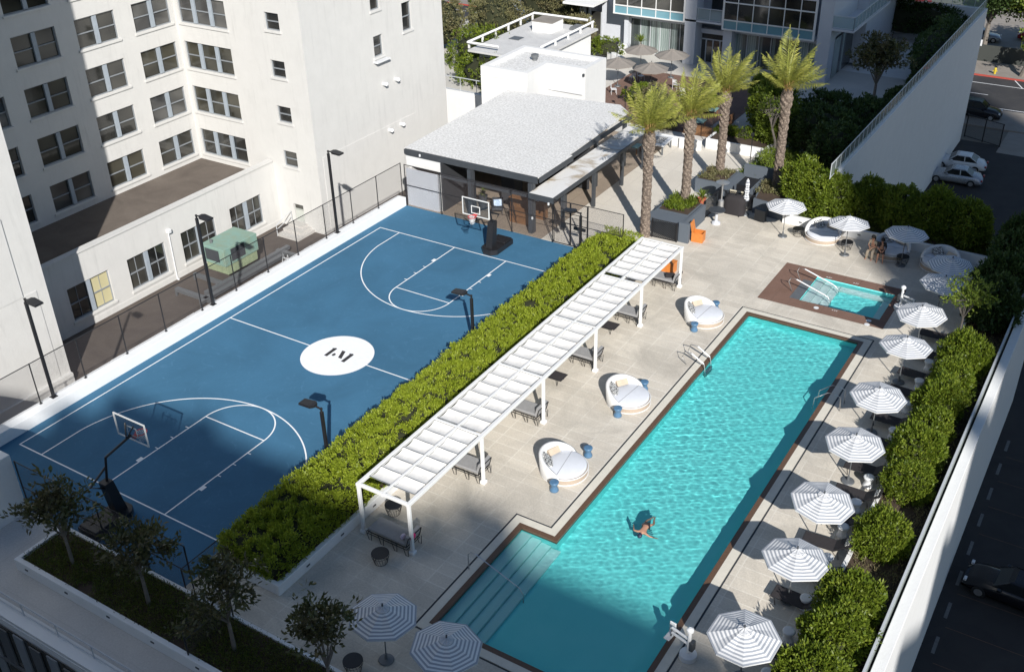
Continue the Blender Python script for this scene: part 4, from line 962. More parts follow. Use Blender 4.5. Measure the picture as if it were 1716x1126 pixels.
# ================================================================ foliage
def leafcloud(P, Nrm, L, Wd, per, seed=0, spread=.09, up=.35, rnd=.55):
    """P (n,3) clump positions, Nrm (n,3) outward directions -> leaf quads"""
    g = np.random.default_rng(seed); n = len(P)
    P = np.repeat(P, per, 0); Nn = np.repeat(Nrm, per, 0)
    d = Nn*(1-rnd) + g.normal(size=P.shape)*rnd; d[:,2] += up; d /= np.linalg.norm(d,axis=1,keepdims=True)+1e-9
    c = P + g.normal(size=P.shape)*spread
    s = np.cross(d, g.normal(size=P.shape)); s /= np.linalg.norm(s,axis=1,keepdims=True)+1e-9
    l = (L*g.uniform(.6,1.25,len(P)))[:,None]; w = (Wd*g.uniform(.7,1.2,len(P)))[:,None]
    nn = np.cross(d, s)
    a = c; b = c + d*l*.5 + s*w*.5 - nn*w*.12; e = c + d*l; f = c + d*l*.5 - s*w*.5 - nn*w*.12
    V = np.stack([a,b,e,f],1).reshape(-1,3); F = np.arange(len(V)).reshape(-1,4)
    return V, F
def lump(x, y, z=0, s=1.0, seed=0):
    return (np.sin(x*2.1*s+seed)+np.sin(y*1.7*s+1.3*seed)+np.sin((x+y)*3.3*s+2*seed)+np.sin((x-y)*1.1*s+z*2+seed)+.7*np.sin(x*5.1*s-y*4.3*s+seed))/4.7
# ---- long bright hedge
def hedge_long():
    t = thing('hedge', 'long bright green clipped hedge between the blue court and the pergola', 'hedge', (14.8, 14, .38))
    g = np.random.default_rng(5)
    x0, x1, y0, y1 = 13.62, 16.12, -.85, 30.3
    def top(x, y): return 1.52 + .17*lump(x, y, 0, 1.0, 2) + .11*lump(x*2.4, y*2.4, 0, 1.0, 5) - .35*np.clip((y-28.6)/1.2, 0, 1)
    n = int(135*(x1-x0)*(y1-y0)); ns = n//7; SX = g.uniform(x0,x1,ns); SY = g.uniform(y0,y1,ns); SZ = g.normal(0,.075,ns); si = g.integers(0,ns,n); X = SX[si]+g.normal(0,.07,n); Y = SY[si]+g.normal(0,.07,n); Z = top(X,Y) + SZ[si] - g.exponential(.05,n)
    NN = np.stack([g.normal(0,.25,n), g.normal(0,.25,n), np.ones(n)],1); P = [np.stack([X,Y,Z],1)]; Q = [NN]
    for xs, sg in ((x0,-1),(x1,1)):
        m = int(70*(y1-y0)*1.3); Y = g.uniform(y0,y1,m); zt = top(np.full(m,xs),Y); Z = g.uniform(.45,1,m)*0+.45+(zt-.45)*g.uniform(0,1,m)
        X = xs + sg*(.09*lump(Y*2,Z*3,0,1,3)+.02+.22*(zt-Z)) ; P.append(np.stack([X,Y,Z],1)); Q.append(np.stack([np.full(m,sg*1.0),g.normal(0,.2,m),np.full(m,.3)],1))
    for ys, sg in ((y0,-1),(y1,1)):
        m = 300; X = g.uniform(x0,x1,m); Z = g.uniform(.45,1.5,m); P.append(np.stack([X,np.full(m,ys),Z],1)); Q.append(np.stack([g.normal(0,.2,m),np.full(m,sg*1.0),np.full(m,.3)],1))
    V, F = leafcloud(np.vstack(P), np.vstack(Q), .125, .052, 8, 1, .05, .5, .5)
    o = np_obj('foliage', V-np.array([14.8,14,.38]), F, MT['hedge'], t)
    # twiggy mass inside
    xs = np.linspace(x0+.1,x1-.1,10); ys = np.linspace(y0+.1,y1-.1,90); X, Y = np.meshgrid(xs,ys,indexing='ij'); Z = top(X,Y)-.2
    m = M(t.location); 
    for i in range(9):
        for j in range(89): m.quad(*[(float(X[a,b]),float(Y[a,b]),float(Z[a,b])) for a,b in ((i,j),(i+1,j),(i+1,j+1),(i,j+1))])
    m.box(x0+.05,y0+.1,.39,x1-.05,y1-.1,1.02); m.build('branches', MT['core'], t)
hedge_long()
# ---- rounded bushes: few prototypes, copied
def bushmesh(mat, rx, ry, rz, n, L, Wd, seed, per=6, lumpy=.24, cut=-.6):
    g = np.random.default_rng(seed); D = g.normal(size=(n,3)); D /= np.linalg.norm(D,axis=1,keepdims=True); D = D[D[:,2] > cut]
    rr = 1 + lumpy*lump(D[:,0]*3, D[:,1]*3, D[:,2]*3, 1.0, seed) + lumpy*.5*lump(D[:,0]*7+2, D[:,2]*7, D[:,1]*6, 1, seed+3)
    sh = g.normal(size=(len(D)//7+1,3)); sh /= np.linalg.norm(sh,axis=1,keepdims=True); k_ = g.integers(0,len(sh),len(D)); D2 = sh[k_]+g.normal(0,.09,D.shape); D2 /= np.linalg.norm(D2,axis=1,keepdims=True); D = np.where((D2[:,2] > cut)[:,None], D2, D); rr = (1 + lumpy*lump(D[:,0]*3, D[:,1]*3, D[:,2]*3, 1.0, seed))*(1+g.normal(0,.075,len(sh))[k_]) - np.abs(g.normal(0,.05,len(D))); rad = np.array([rx,ry,rz]); P = D*rr[:,None]*rad
    V, F = leafcloud(P, D, L, Wd, per, seed, .055, .3, .5)
    me = np_obj('foliage', V, F, MT[mat])
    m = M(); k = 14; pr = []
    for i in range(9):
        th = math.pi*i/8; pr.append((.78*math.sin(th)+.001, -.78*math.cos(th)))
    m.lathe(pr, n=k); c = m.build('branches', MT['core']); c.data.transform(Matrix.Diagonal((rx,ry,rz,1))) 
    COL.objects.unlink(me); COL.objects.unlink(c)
    return me, c
def makebush(proto, loc, rz, sc, label, group, name='bush', cat='bush'):
    t = thing(name, label, cat, loc, rz, group); t.scale = sc
    for o in proto:
        c = o.copy(); COL.objects.link(c); c.parent = t; c.location = (0,0,0)
    return t
BP = [bushmesh('bush', .95, 1.15, 1.0, 2100, .16, .07, s) for s in (11, 12, 13)]
GBU = 'glossy green bushes along the parking side of the pool'
BS = [(34.8,26.5,1.25,.95,'at the foot of the small magnolia, top bush of the right row'),(34.75,24.3,1.1,.9,'second from the top of the right row'),(34.6,22.3,1.15,.92,'third from the top of the right row'),
      (34.7,20.2,1.0,.9,'behind the hand rail umbrella in the right row'),(34.65,18.0,1.2,.95,'to the right of the dappled umbrella'),(34.85,16.0,1.0,.8,'facing the gap between dappled and sunlit umbrellas'),
      (34.85,12.2,1.15,.8,'single roundish bush standing apart with bare soil on both sides'),(34.8,8.3,1.15,.92,'broad bush just below the bare soil gap'),(34.8,6.7,1.1,.95,'beside the nearest sunlit umbrella'),(34.75,4.5,1.15,.95,'near the bottom edge of the photo on the right'),(34.8,2.2,1.15,.95,'at the very bottom edge of the photo on the right')]
for i, (x, y, s, w_, lb) in enumerate(BS): makebush(BP[i % 3], (x-.12,y,.98*s*.86), rng.random()*6, (w_*1.0,w_,s*.95), 'glossy bush '+lb, GBU)
CP = [bushmesh('bush', 1.0, 1.0, 1.35, 2600, .17, .075, s, cut=-.9) for s in (21, 22)]
makebush(CP[0], (22.0,41.0,1.75), 0, (1.25,1.15,1.25), 'big sunlit egg-shaped bush left of the back row of dark bushes', 'bushes behind the back daybeds')
for i, (x, y, lb) in enumerate(((23.9,40.35,'first dark bush to the right of the big sunlit bush'),(25.9,41.1,'second dark bush in the back row before the white wall'),(27.9,40.7,'third dark bush in the back row'),(29.9,41.0,'fourth dark bush in the back row beside the parked sedans'),(32.0,40.7,'fifth dark bush in the back row at the right corner'))):
    makebush(CP[(i+1) % 2], (x,y,1.3), i*1.3, (1.28,1.0,(1.38,1.2,1.25,1.32,1.15)[i]), lb, 'bushes behind the back daybeds')
DP = [bushmesh('darkleaf', .95, 1.1, 1.0, 1500, .2, .09, s, lumpy=.25) for s in (14, 15)]
for i, (x, y, s, lb) in enumerate(((34.9,39.6,1.0,'shaded bush outside the back right corner of the white wall'),(35.0,36.9,1.0,'shaded bush right of the last daybed'),(34.9,34.3,.95,'shaded bush beside the deep shade umbrellas'),(35.0,31.6,.9,'shaded bush between the wall corner and the yellow-green magnolia'))):
    makebush(DP[i % 2], (x,y,1.5), i, (1.15,1.25,s*1.5), lb, 'shaded bushes by the back right corner')
# ---- trees with limbs
def tree(loc, h, cr, label, mat, nclump, L, Wd, seed, trunk=.07, per=9, group=None, bare=0.3, name='tree', shape=(1,1,.8), nl=9, lean=0, barkm='bark', zc=.62, spread=.14):
    t = thing(name, label, 'tree', loc, 0, group); g = np.random.default_rng(seed)
    m = M(); base = Vector((0,0,0)); fork = Vector((lean, lean*.3, h*bare)); m.tube([(0,0,-.05),(lean*.3,0,h*bare*.5),fork], [trunk*1.25,trunk,trunk*.85], 8); m.build('trunk', MT[barkm], t)
    m = M(); tips = []
    cc = np.array([lean*1.2, lean*.3, h*zc])
    for i in range(nl):
        a = 2*math.pi*i/nl + g.uniform(-.3,.3); el = g.uniform(.15,1.3)
        e = cc + cr*np.array([math.cos(a)*math.cos(el)*shape[0], math.sin(a)*math.cos(el)*shape[1], math.sin(el)*shape[2]*1.0])*g.uniform(.6,.9)
        mid = Vector(fork).lerp(Vector(e), .5) + Vector((g.normal()*.1, g.normal()*.1, .12*cr))
        m.tube([tuple(fork), tuple(mid), tuple(e)], [trunk*.55, trunk*.35, trunk*.12], 5)
        for k in range(4):
            q = Vector(mid).lerp(Vector(e), g.uniform(.1,1)); o_ = q + Vector((g.normal(), g.normal(), abs(g.normal())*.6))*cr*.28
            m.tube([tuple(q), tuple(o_)], [trunk*.22, trunk*.07], 4); tips.append(tuple(o_))
        tips.append(tuple(e))
    m.build('limbs', MT[barkm], t)
    tips = np.array(tips); P = []
    k = nclump
    src = tips[g.integers(0, len(tips), k)] + g.normal(size=(k,3))*cr*np.array([.17,.17,.13])
    D = src - cc; D /= np.linalg.norm(D,axis=1,keepdims=True)+1e-9
    V, F = leafcloud(src, D, L, Wd, per, seed+1, spread*.6, .25, .6)
    np_obj('crown', V, F, MT[mat], t); return t
GM = 'sparse magnolia trees in the front bed'
tree((8.97,-4.05,.42), 3.7, 1.15, 'sparse dark magnolia at the front left end of the grass bed, with one white flower', 'magn', 200, .25, .10, 31, .065, 8, GM, .36, zc=.62, shape=(1,1,1.25))
tree((13.1,-4.0,.42), 3.9, 1.2, 'sparse dark magnolia in front of the near basketball hoop', 'magn', 185, .25, .10, 32, .07, 8, GM, .36, zc=.62, shape=(1,1,1.25))
tree((17.3,-3.95,.42), 3.8, 1.25, 'sparse dark magnolia in front of the shaded end of the long hedge', 'magn', 190, .25, .10, 33, .07, 8, GM, .34, zc=.62, shape=(1,1,1.25))
tree((21.3,-3.6,.42), 4.4, 1.15, 'sparse magnolia growing before the shaded left umbrella', 'magn', 170, .24, .10, 34, .06, 8, GM, .25, shape=(.9,.9,1.1))
tree((25.7,-3.9,.42), 3.1, .9, 'magnolia whose top overlaps the near shaded umbrella at the bottom edge', 'magn', 170, .24, .09, 35, .05, 8, GM, .25)
tree((33.95,28.9,.35), 3.9, 1.2, 'small yellow-green magnolia among the bushes beside the glass rail', 'yleaf', 170, .2, .085, 36, .05, 7, None, .38, shape=(.9,.9,1.1))
q = M((8.6,-3.6,3.2)); q.add([(8.55,-3.6,3.35),(8.65,-3.7,3.4),(8.75,-3.6,3.35),(8.65,-3.5,3.4),(8.65,-3.6,3.25),(8.65,-3.6,3.48)],[(0,1,4),(1,2,4),(2,3,4),(3,0,4),(0,5,1),(1,5,2),(2,5,3),(3,5,0)]); tag(q.build('flower', MT['mattress'], subsurf=1, smooth=True), 'single white magnolia flower in the leftmost tree', 'flower')
# ground cover: stuff
def cover(name, label, x0, y0, x1, y1, z, n, L, Wd, mat, seed, per=5, up=.8, hz=.12):
    g = np.random.default_rng(seed); X = g.uniform(x0,x1,n); Y = g.uniform(y0,y1,n)
    keep = lump(X*1.2,Y*1.2,0,1,seed) > -.45; X, Y = X[keep], Y[keep]
    P = np.stack([X,Y,z+g.uniform(0,hz,len(X))],1); Nn = np.tile([0,0,1.0],(len(X),1))
    V, F = leafcloud(P, Nn, L, Wd, per, seed, .06, up, .7); o = np_obj(name, V, F, MT[mat]); o['label'] = label; o['category'] = 'ground cover'; o['kind'] = 'stuff'; return o
cover('ground_cover', 'low dark green ground cover filling the front bed', 7.15,-4.88,31,-3.0,.44, 9000, .10, .035, 'grassl', 41)
cover('ground_cover', 'thin weeds on the soil under the right row of bushes', 34.0,0,36.0,40,.35, 3500, .14, .03, 'olive', 42)
cover('ground_cover', 'low planting behind the back white wall', 21.6,39.3,33.8,41.0,.38, 3000, .14, .04, 'grassl', 43)
# ---- palms
def frond_geo(VV, FF, base, az, el, L, g, dead=False):
    n = 16; d = Vector((math.cos(az)*math.cos(el), math.sin(az)*math.cos(el), math.sin(el))); p = Vector(base); P = [p.copy()]; T = []
    for i in range(n):
        el2 = el - .55*(i/n)**1.8; d = (Vector((math.cos(az)*math.cos(el2), math.sin(az)*math.cos(el2), math.sin(el2))) + Vector((.34,.10,.02))*(i/n)).normalized(); p = p + d*L/n; P.append(p.copy()); T.append(d)
    T.append(T[-1]); side0 = Vector((-math.sin(az), math.cos(az), 0))
    for i in range(n):                                   # rachis
        w = .035*(1-i/n)+.006; a, b = P[i], P[i+1]; k = len(VV)
        VV.extend([a-side0*w, a+side0*w, b+side0*w*.9, b-side0*w*.9]); FF.append((k,k+1,k+2,k+3))
    for i in range(3*n-4):
        q = (i+4)/(3*n); j = min(n-1, int(q*n)); base_ = P[j].lerp(P[j+1], q*n-j); tt = T[j]; upv = side0.cross(tt)
        ll = L*.20*math.sin(math.pi*min(1,q*1.02+.08))**.6 + .06
        for sg in (-1, 1):
            dd = (tt*.78 + side0*sg*.8 - upv*(.45+.2*g.random())*-1).normalized()
            dd = (dd + Vector((g.normal(0,.12), g.normal(0,.12), g.normal(0,.10)-.06))).normalized()
            wv = tt*.019; k = len(VV); tip = base_+dd*ll; mid = base_+dd*ll*.5
            VV.extend([base_-wv, mid-wv*1.3, tip, mid+wv*1.3]); FF.append((k,k+1,k+2,k+3))
def palm(loc, h, label, seed, nf=29, L=2.35, r=.25, wind=(0,0)):
    t = thing('palm_tree', label, 'palm tree', loc, 0, 'date palms on the patio'); g = np.random.default_rng(seed)
    m = M(); V = []; F = []; K = 110; nn = 20
    for k in range(K+1):
        z = h*k/K; f = k/K; rr = r*(1.12-.18*f) + (.10 if .80 < f < .97 else 0)*math.sin(math.pi*(f-.80)/.17 if .8 < f < .97 else 0) + r*.25*math.exp(-f*30)
        for j in range(nn):
            a = 2*math.pi*j/nn; bump_ = .035*(((k*.5 + (j % 4)*.5) % 2) < 1) * (1.0 + .9*(f > .6)); V.append(((rr+bump_)*math.cos(a+.15*k), (rr+bump_)*math.sin(a+.15*k), z))
    for k in range(K):
        for j in range(nn): F.append((k*nn+j, k*nn+(j+1)%nn, (k+1)*nn+(j+1)%nn, (k+1)*nn+j))
    F.append(tuple(K*nn+j for j in range(nn)))
    m.add(V, F); m.build('trunk', MT['palmtrunk'], t)
    VV = []; FF = []
    for i in range(nf):
        q = i/nf; el = R(82 - 56*q**.85 + g.uniform(-7,7)); az = i*2.39996 + g.uniform(-.2,.2)
        az_ = az; frond_geo(VV, FF, (0.1*math.cos(az),.1*math.sin(az),h-.1+.25*(1-q)), az_, el, L*(1+.12*g.normal())*(1-.12*q), g)
    np_obj('crown', np.array([tuple(v) for v in VV]), np.array(FF), MT['frond'], t)
    bs_ = M(); 
    for i in range(22):
        a = i*2.4; bs_.tube([(.16*math.cos(a),.16*math.sin(a),h-.35),(.30*math.cos(a),.30*math.sin(a),h+.1),(.36*math.cos(a),.36*math.sin(a),h+.45)], [.06,.045,.02], 4)
    bs_.build('frond_bases', simple('orange_brown_stalks', (.30,.19,.07), .8) if 'stk' not in MT else MT['stk'], t)
    return t
palm((14.85,33.15,0), 6.8, 'date palm nearest the pergola, left in front', 51, L=2.75)
palm((15.75,37.0,.5), 6.1, 'date palm in the triangular grey planter with green plants', 52, L=2.8)
palm((15.7,42.75,.5), 6.0, 'date palm behind the patio heater, second from the right', 53, L=2.8)
palm((19.8,42.3,.5), 6.95, 'rightmost date palm, beside the big egg-shaped bush', 54, L=2.75)
# spiky plants in the planter
def spiky(loc, label, n=46, L=.75, mat='yleaf', sc=1.0, name='yucca', seed=1, grp='spiky green plants'):
    t = thing(name, label, 'plant', loc, 0, grp); VV = []; FF = []; g = np.random.default_rng(seed)
    for i in range(n):
        az = i*2.4; el = g.uniform(.1,1.4); d = Vector((math.cos(az)*math.cos(el),math.sin(az)*math.cos(el),math.sin(el))); s_ = Vector((-math.sin(az),math.cos(az),0))*.03
        k = len(VV); e = d*L*g.uniform(.7,1.1); VV.extend([-s_, s_, e*.6+s_*.9+Vector((0,0,.02)), e-Vector((0,0,.12)), e*.6-s_*.9+Vector((0,0,.02))]); FF.append((k,k+1,k+2,k+4)); FF.append((k+4,k+2,k+3,k+3))
    F4 = [f for f in FF if len(set(f)) == 4]; me = bpy.data.meshes.new('leaves'); me.from_pydata([tuple(v) for v in VV], [], [f if len(set(f)) == 4 else f[:3] for f in FF]); me.materials.append(MT[mat]); o = bpy.data.objects.new('leaves', me); COL.objects.link(o); o.parent = t
    q = M(); q.tube([(0,0,-.3),(0,0,.05)], .06, 6); q.build('stem', MT['bark'], t); return t
spiky((16.35,36.6,1.15), 'spiky bright green plant in the grey planter, left of the potted one', seed=2)
spiky((16.75,37.3,1.35), 'spiky bright green plant in an orange pot in the grey planter', seed=3)
q = M((16.75,37.3,1.0)); q.lathe([(.18,.95),(.26,1.3),(.28,1.32),(.22,1.33)], (16.75,37.3), 16); tag(q.build('flower_pot', MT['terracotta']), 'orange terracotta pot in the grey planter', 'pot')
cover('planting', 'mixed low green plants filling the grey palm planter', 14.9,35.4,16.6,37.5,1.0, 420, .22, .06, 'bush', 44, 6, .8, .2)
cover('planting', 'brownish green low plants round the second palm from the right', 14.9,41.0,16.7,43.1,.95, 350, .15, .05, 'olive', 45, 6, .8, .1)
cover('planting', 'brownish green low plants round the rightmost palm', 18.9,40.6,21.2,42.6,.95, 350, .15, .05, 'olive', 46, 6, .8, .1)
cover('planting', 'yellow green ground plants in the white planter behind the bin enclosure', 17.0,43.0,20.3,48.0,.75, 900, .22, .06, 'yleaf', 47, 6, .8, .4)
# ---- masses behind
def mass(name, label, c, r, mat, n, L, Wd, seed, per=6, group=None, cat='shrub'):
    t = thing(name, label, cat, (c[0],c[1],c[2]-r[2]*.6), 0, group)
    me, co_ = bushmesh(mat, r[0], r[1], r[2], n, L, Wd, seed, per, .22, -.7)
    for o in (me, co_): COL.objects.link(o); o.parent = t; o.location = (0,0,r[2]*.6)
    return t
GD = 'dense dark trees behind the palms'
for i, (c, r, mat, lb) in enumerate((((20.3,50,1.9),(2.5,2.3,1.9),'darkleaf','dark round tree right behind the rightmost palm'),((21.8,55.0,1.5),(1.6,2.6,1.6),'darkleaf','dark tree mass beside the white retaining wall railing'),((18.9,55.5,1.4),(2.0,2.0,1.6),'darkleaf','dark tree in the middle of the shaded courtyard'),
        ((21.9,47.0,2.0),(1.5,2.2,1.9),'darkleaf','dark bushy tree behind the egg-shaped bush'),((22.5,61.0,1.1),(.9,2.6,1.1),'darkleaf','low dark shrub against the foot of the railing'),((22.2,74,2.0),(1.3,7.4,2.1),'darkleaf','long clipped dark hedge along the far part of the railing'),((17.5,84.2,1.8),(5.0,.7,1.7),'darkleaf','clipped dark hedge in front of the far terrace wall'),
        ((15.5,53.2,2.0),(1.7,1.6,1.8),'bush','mid green bushy tree left of the dark courtyard trees'),((14.2,55.5,2.4),(1.2,1.2,1.2),'yleaf','bright green round tree crown behind the second palm'),((17.0,50.5,1.9),(1.5,1.4,1.7),'yleaf','yellow green open tree behind the white planter'))):
    mass('tree', lb, c, r, mat, 1500, .26, .12, 60+i, 6, GD, 'tree')
tree((20.3,63.0,0), 6.2, 2.0, 'open dark magnolia in front of the far balcony wall', 'magn', 500, .3, .13, 71, .12, 8, None, .3)
tree((17.5,48.6,.5), 5.2, 1.3, 'leaning tree with long bare brown branches beside the rightmost palm', 'yleaf', 60, .22, .1, 72, .09, 6, None, .35, nl=11, barkm='bark', lean=-.4)
GL = 'garden shrubs behind the white pavilion block'
for i, (c, r, mat, lb) in enumerate((((-9.5,53.5,1.2),(3.2,2.4,1.5),'bush','sloping green hedge behind the white railing, near part'),((-13,58,1.5),(3.5,3.0,1.8),'bush','sloping green hedge behind the white railing, far part'),((-15.5,64,2.5),(2.6,2.6,2.6),'olive','grey green tall shrub left of the flat white roof'),((-19.5,60,2.6),(2.6,2.6,2.6),'olive','olive shrub at the left end of the back garden'),
        ((-14.5,70,3.6),(2.4,2.4,3.4),'olive','tall loose olive shrub in front of the red and white wall'),((-19.5,69,3.6),(2.4,2.4,3.4),'bush','tall green shrub beside the blank tower corner'),((-10.5,69.5,3.6),(2.2,2.0,3.2),'olive','tall olive shrub by the dark window front'),((-8.0,66.2,1.6),(1.5,1.4,1.6),'olive','low dry shrub at the corner of the flat white roof'))):
    mass('shrub', lb, c, r, mat, 1200, .24, .09, 80+i, 6, GL)
for i, (c, r, mat, lb) in enumerate((((5.9,53.6,1.0),(1.5,1.5,1.2),'olive','blue green airy shrub in the terrace planter between pavilion and umbrellas'),((7.6,50.8,.8),(1.3,1.0,.9),'olive','low dry shrub beside the white tables'),((-4.5,65.0,1.0),(1.7,.8,.9),'bush','low green shrubs in the white bed under the grey wall'),((9.0,55.8,.9),(1.0,.9,.9),'bush','small green shrub by the terrace edge'),((3.6,55.3,.7),(1.2,1.0,.8),'bush','small green shrub beside the terrace tables'),((14.2,50.2,.9),(1.7,.5,.45),'bush','dark green plants in the white planter with the lantern'))):
    mass('shrub', lb, c, r, mat, 420, .2, .07, 90+i, 6, 'terrace shrubs')
for x, y, z, lb in ((-3.7,69.0,2.2,'small spiky palm by the white door canopy, left one'),(-1.6,66.2,1.6,'small spiky palm by the grey wall, right one')): spiky((x,y,z), lb, 60, 1.0, 'yleaf', name='small_palm', seed=4)
# street trees
GS = 'street trees beyond the road'
for i, (x, y, h, cr, lb) in enumerate(((19.8,118,8.5,3.6,'big dark street tree at the corner of the white wall'),(26.5,116.5,8.0,3.4,'lighter green street tree at the top right corner'),(32.0,119,8.5,3.8,'street tree beyond the top right corner'))):
    tree((x,y,LOT), h, cr, lb, ('darkleaf','yleaf','darkleaf')[i], 1500, .45, .22, 100+i, .28, 8, GS, .4, shape=(1,1,.75), nl=12, spread=.5)
tree((25.6,109.5,LOT), 5.0, 2.2, 'pale trunked leaning street tree on the pavement by the red kerb', 'yleaf', 150, .4, .2, 110, .3, 8, GS, .6, lean=1.2)
_m, _nt, _b = newmat('stained_chip_roof'); _v = geoco(_nt)
lk(_nt, mix(_nt, ramp(_nt, noise(_nt, .55, 6, .65, _v, .8), .48, .66), mix(_nt, ramp(_nt, noise(_nt, 30, 3, .7, _v), .3, .7), (.60,.595,.58), (.78,.775,.76)), (.36,.29,.20)), _b.inputs['Base Color']); _b.inputs['Roughness'].default_value = .9; rough_ground_stain = _m
# ================================================================ pavilion
pv = thing('bar_pavilion', 'open bar pavilion with flat white roof and dark steel frame beyond the court', 'pavilion', (4,30,0)); O = pv.location
q = M(O); q.prism([(-.95,30.2),(9.12,30.2),(9.12,34.3),(8.92,34.3),(8.6,43.2),(7.4,44.3),(-1.35,43.3)], 3.62, 3.70); rf = q.build('roof', MT['speckle'], pv)
q = M(O); 
q.box(-.85,30.12,3.28,9.05,30.2,3.69); q.box(9.12,30.2,3.35,9.2,34.3,3.66); q.box(8.93,34.31,3.35,9.0,43.1,3.66); q.box(-.93,30.21,3.28,-.99,43,3.6); q.build('fascia', MT['dark'], pv)
for x in (4.2, 8.62): q = M(O); q.box(x-.13,29.95,.0,x+.13,30.1,3.27); q.box(x-.17,30.1,.0,x+.17,30.35,3.27); q.build('column', MT['dark'], pv)
for y in (34.2,38.4,42.6): q = M(O); q.box(8.5,y-.12,0,8.75,y+.12,3.60); q.build('column', MT['dark'], pv)
q = M(O); q.box(1.98,30.0,2.32,8.48,30.11,2.52); q.build('cross_beam', MT['dark'], pv)
q = M(O); q.box(8.76,29.62,2.76,10.42,43.0,2.84); lr = q.build('lower_roof', rough_ground_stain, pv)
q = M(O); q.box(8.76,29.54,2.52,10.5,29.62,2.86); q.box(10.42,29.63,2.62,10.5,43.08,2.86); q.box(8.7,43.0,2.62,10.41,43.08,2.86); q.build('fascia', MT['dark'], lr)
for y in (31.4,35.4,39.4,42.7): q = M(O); q.box(10.0,y-.1,0,10.2,y+.1,2.75); q.build('column', MT['dark'], pv)
q = M(O); q.box(-.85,30.21,2.56,1.95,30.4,3.27); q.box(-.85,30.4,0,-.6,41,3.6); q.box(1.9,29.9,0,2.0,30.0,2.5); q.build('white_wall', MT['clean'], pv)
q = M(O); q.box(-.58,29.75,0,1.9,29.85,2.54); q.build('roller_panel', MT['greyw'], pv)
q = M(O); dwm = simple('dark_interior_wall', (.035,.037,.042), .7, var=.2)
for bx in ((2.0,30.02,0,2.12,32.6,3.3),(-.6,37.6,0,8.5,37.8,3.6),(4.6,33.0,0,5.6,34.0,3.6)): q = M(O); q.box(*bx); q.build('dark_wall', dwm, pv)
for x, y, z in ((2.6,31.2,3.45),(6.0,30.9,3.45)): q = M(O); q.box(x-.12,y-.12,z,x+.12,y+.12,z+.1); q.build('ceiling_lamp', MT['whitepl'], pv)
for x, y, z in ((8.8,30.0,2.35),(10.2,29.5,2.4),(8.8,29.93,1.0),(.4,30.05,3.4)): q = M(O); q.box(x-.05,y-.05,z,x+.05,y+.03,z+.16,.01); q.build('wall_lamp', MT['whitepl'], pv)
wb = thing('stair_block', 'bright white roof block with a parapet and one recessed corner behind the pavilion', 'building', (0,44,0)); O = wb.location
q = M(O); zt = 4.95
q.prism([(-4.1,43.95),(-.05,43.95),(-.05,46.85),(3.2,46.85),(3.2,50.15),(-4.1,50.15)], .0, zt-.3)
for bx in ((-4.1,43.95,-.05,44.35),(-.45,44.36,-.05,47.25),(-.04,46.85,3.2,47.25),(2.8,47.26,3.2,50.15),(-4.1,49.75,2.79,50.15),(-4.1,44.36,-3.7,49.74)): q.box(bx[0],bx[1],zt-.3,bx[2],bx[3],zt)
q.box(-4.12,43.92,4.25,-.03,43.94,4.3); q.build('wall', MT['clean'], wb)
q = M(O); q.quad((-3.7,44.35,zt-.29),(-.45,44.35,zt-.29),(-.45,49.75,zt-.29),(-3.7,49.75,zt-.29)); q.quad((-.45,47.25,zt-.29),(2.8,47.25,zt-.29),(2.8,49.75,zt-.29),(-.45,49.75,zt-.29)); q.build('roof', MT['speckle'], wb)
q = M(O); q.box(.15,46.74,3.0,3.0,46.84,4.45); q.build('panel', MT['whitepl'], wb)
q = M((-1.75,47.9,4.7)); q.lathe([(.2,4.66),(.2,4.85),(.3,4.9),(.3,5.1),(.05,5.2)], (-1.75,47.9), 16); tag(q.build('roof_vent', MT['grey']), 'round metal roof vent on the white roof block', 'vent')
q = M((3.1,46.7,4.5)); q.box(3.02,46.7,4.4,3.15,46.84,4.6); tag(q.build('wall_light', MT['dark']), 'small dark spotlight at the top corner of the white roof block', 'light')
# bar furniture
q = M((7.0,32.4,0)); q.box(5.9,32.0,0,8.4,32.5,1.02,.01); q.box(5.8,31.95,1.02,8.45,32.55,1.08,.01); tag(q.build('bar_counter', MT['wood']), 'brown bar counter in the pavilion behind the basketball hoop', 'counter')
q = M((7.4,30.9,0)); q.box(6.6,30.8,0,8.2,31.3,.8,.01); q.box(6.55,30.75,.8,8.25,31.35,.84,.01); tag(q.build('console_table', MT['wood']), 'low brown console beside the pavilion column', 'table')
for x, y, lb in ((5.25,31.5,'dark lounge chair with a blue and white cushion, nearer the hoop'),(6.15,32.9,'dark lounge chair with a blue and white cushion, nearer the bar')):
    t = thing('lounge_chair', lb, 'chair', (x,y,0), R(30), 'lounge chairs in the pavilion')
    q = M(); q.box(-.35,-.35,.32,.35,.35,.45,.03); q.build('seat', MT['dark'], t); q = M(); q.box(-.35,.28,.45,.35,.38,.95,.02); q.build('backrest', MT['dark'], t)
    for a in (-.3,.3):
        for b in (-.3,.3): q = M(); q.tube([(a,b,.32),(a,b,0)], .02, 6); q.build('leg', MT['dark'], t)
    q = M(); q.obox((0,.1,.68),(.5,.12,.42),R(-20),0,.2); q.build('cushion', simple('blue_white_cushion', (.62,.72,.85), .8, var=.3, scale=3, c2=(.22,.38,.62)) if 'bwc' not in MT else MT['bwc'], t)
q = M((7.7,33.2,1.08)); q.box(7.3,32.2,1.09,7.9,32.25,1.75,.01); tag(q.build('menu_board', MT['whitepl']), 'pale upright board standing on the bar counter', 'board')
spiky((4.1,31.6,1.0), 'potted green plant between the dark columns of the pavilion', 30, .6, 'bush', seed=9)
q = M((4.1,31.6,0)); q.lathe([(.2,0),(.28,.9),(.3,.95),(.25,.97)], (4.1,31.6), 16); tag(q.build('planter_pot', MT['dark']), 'tall dark pot holding a green plant in the pavilion', 'pot')

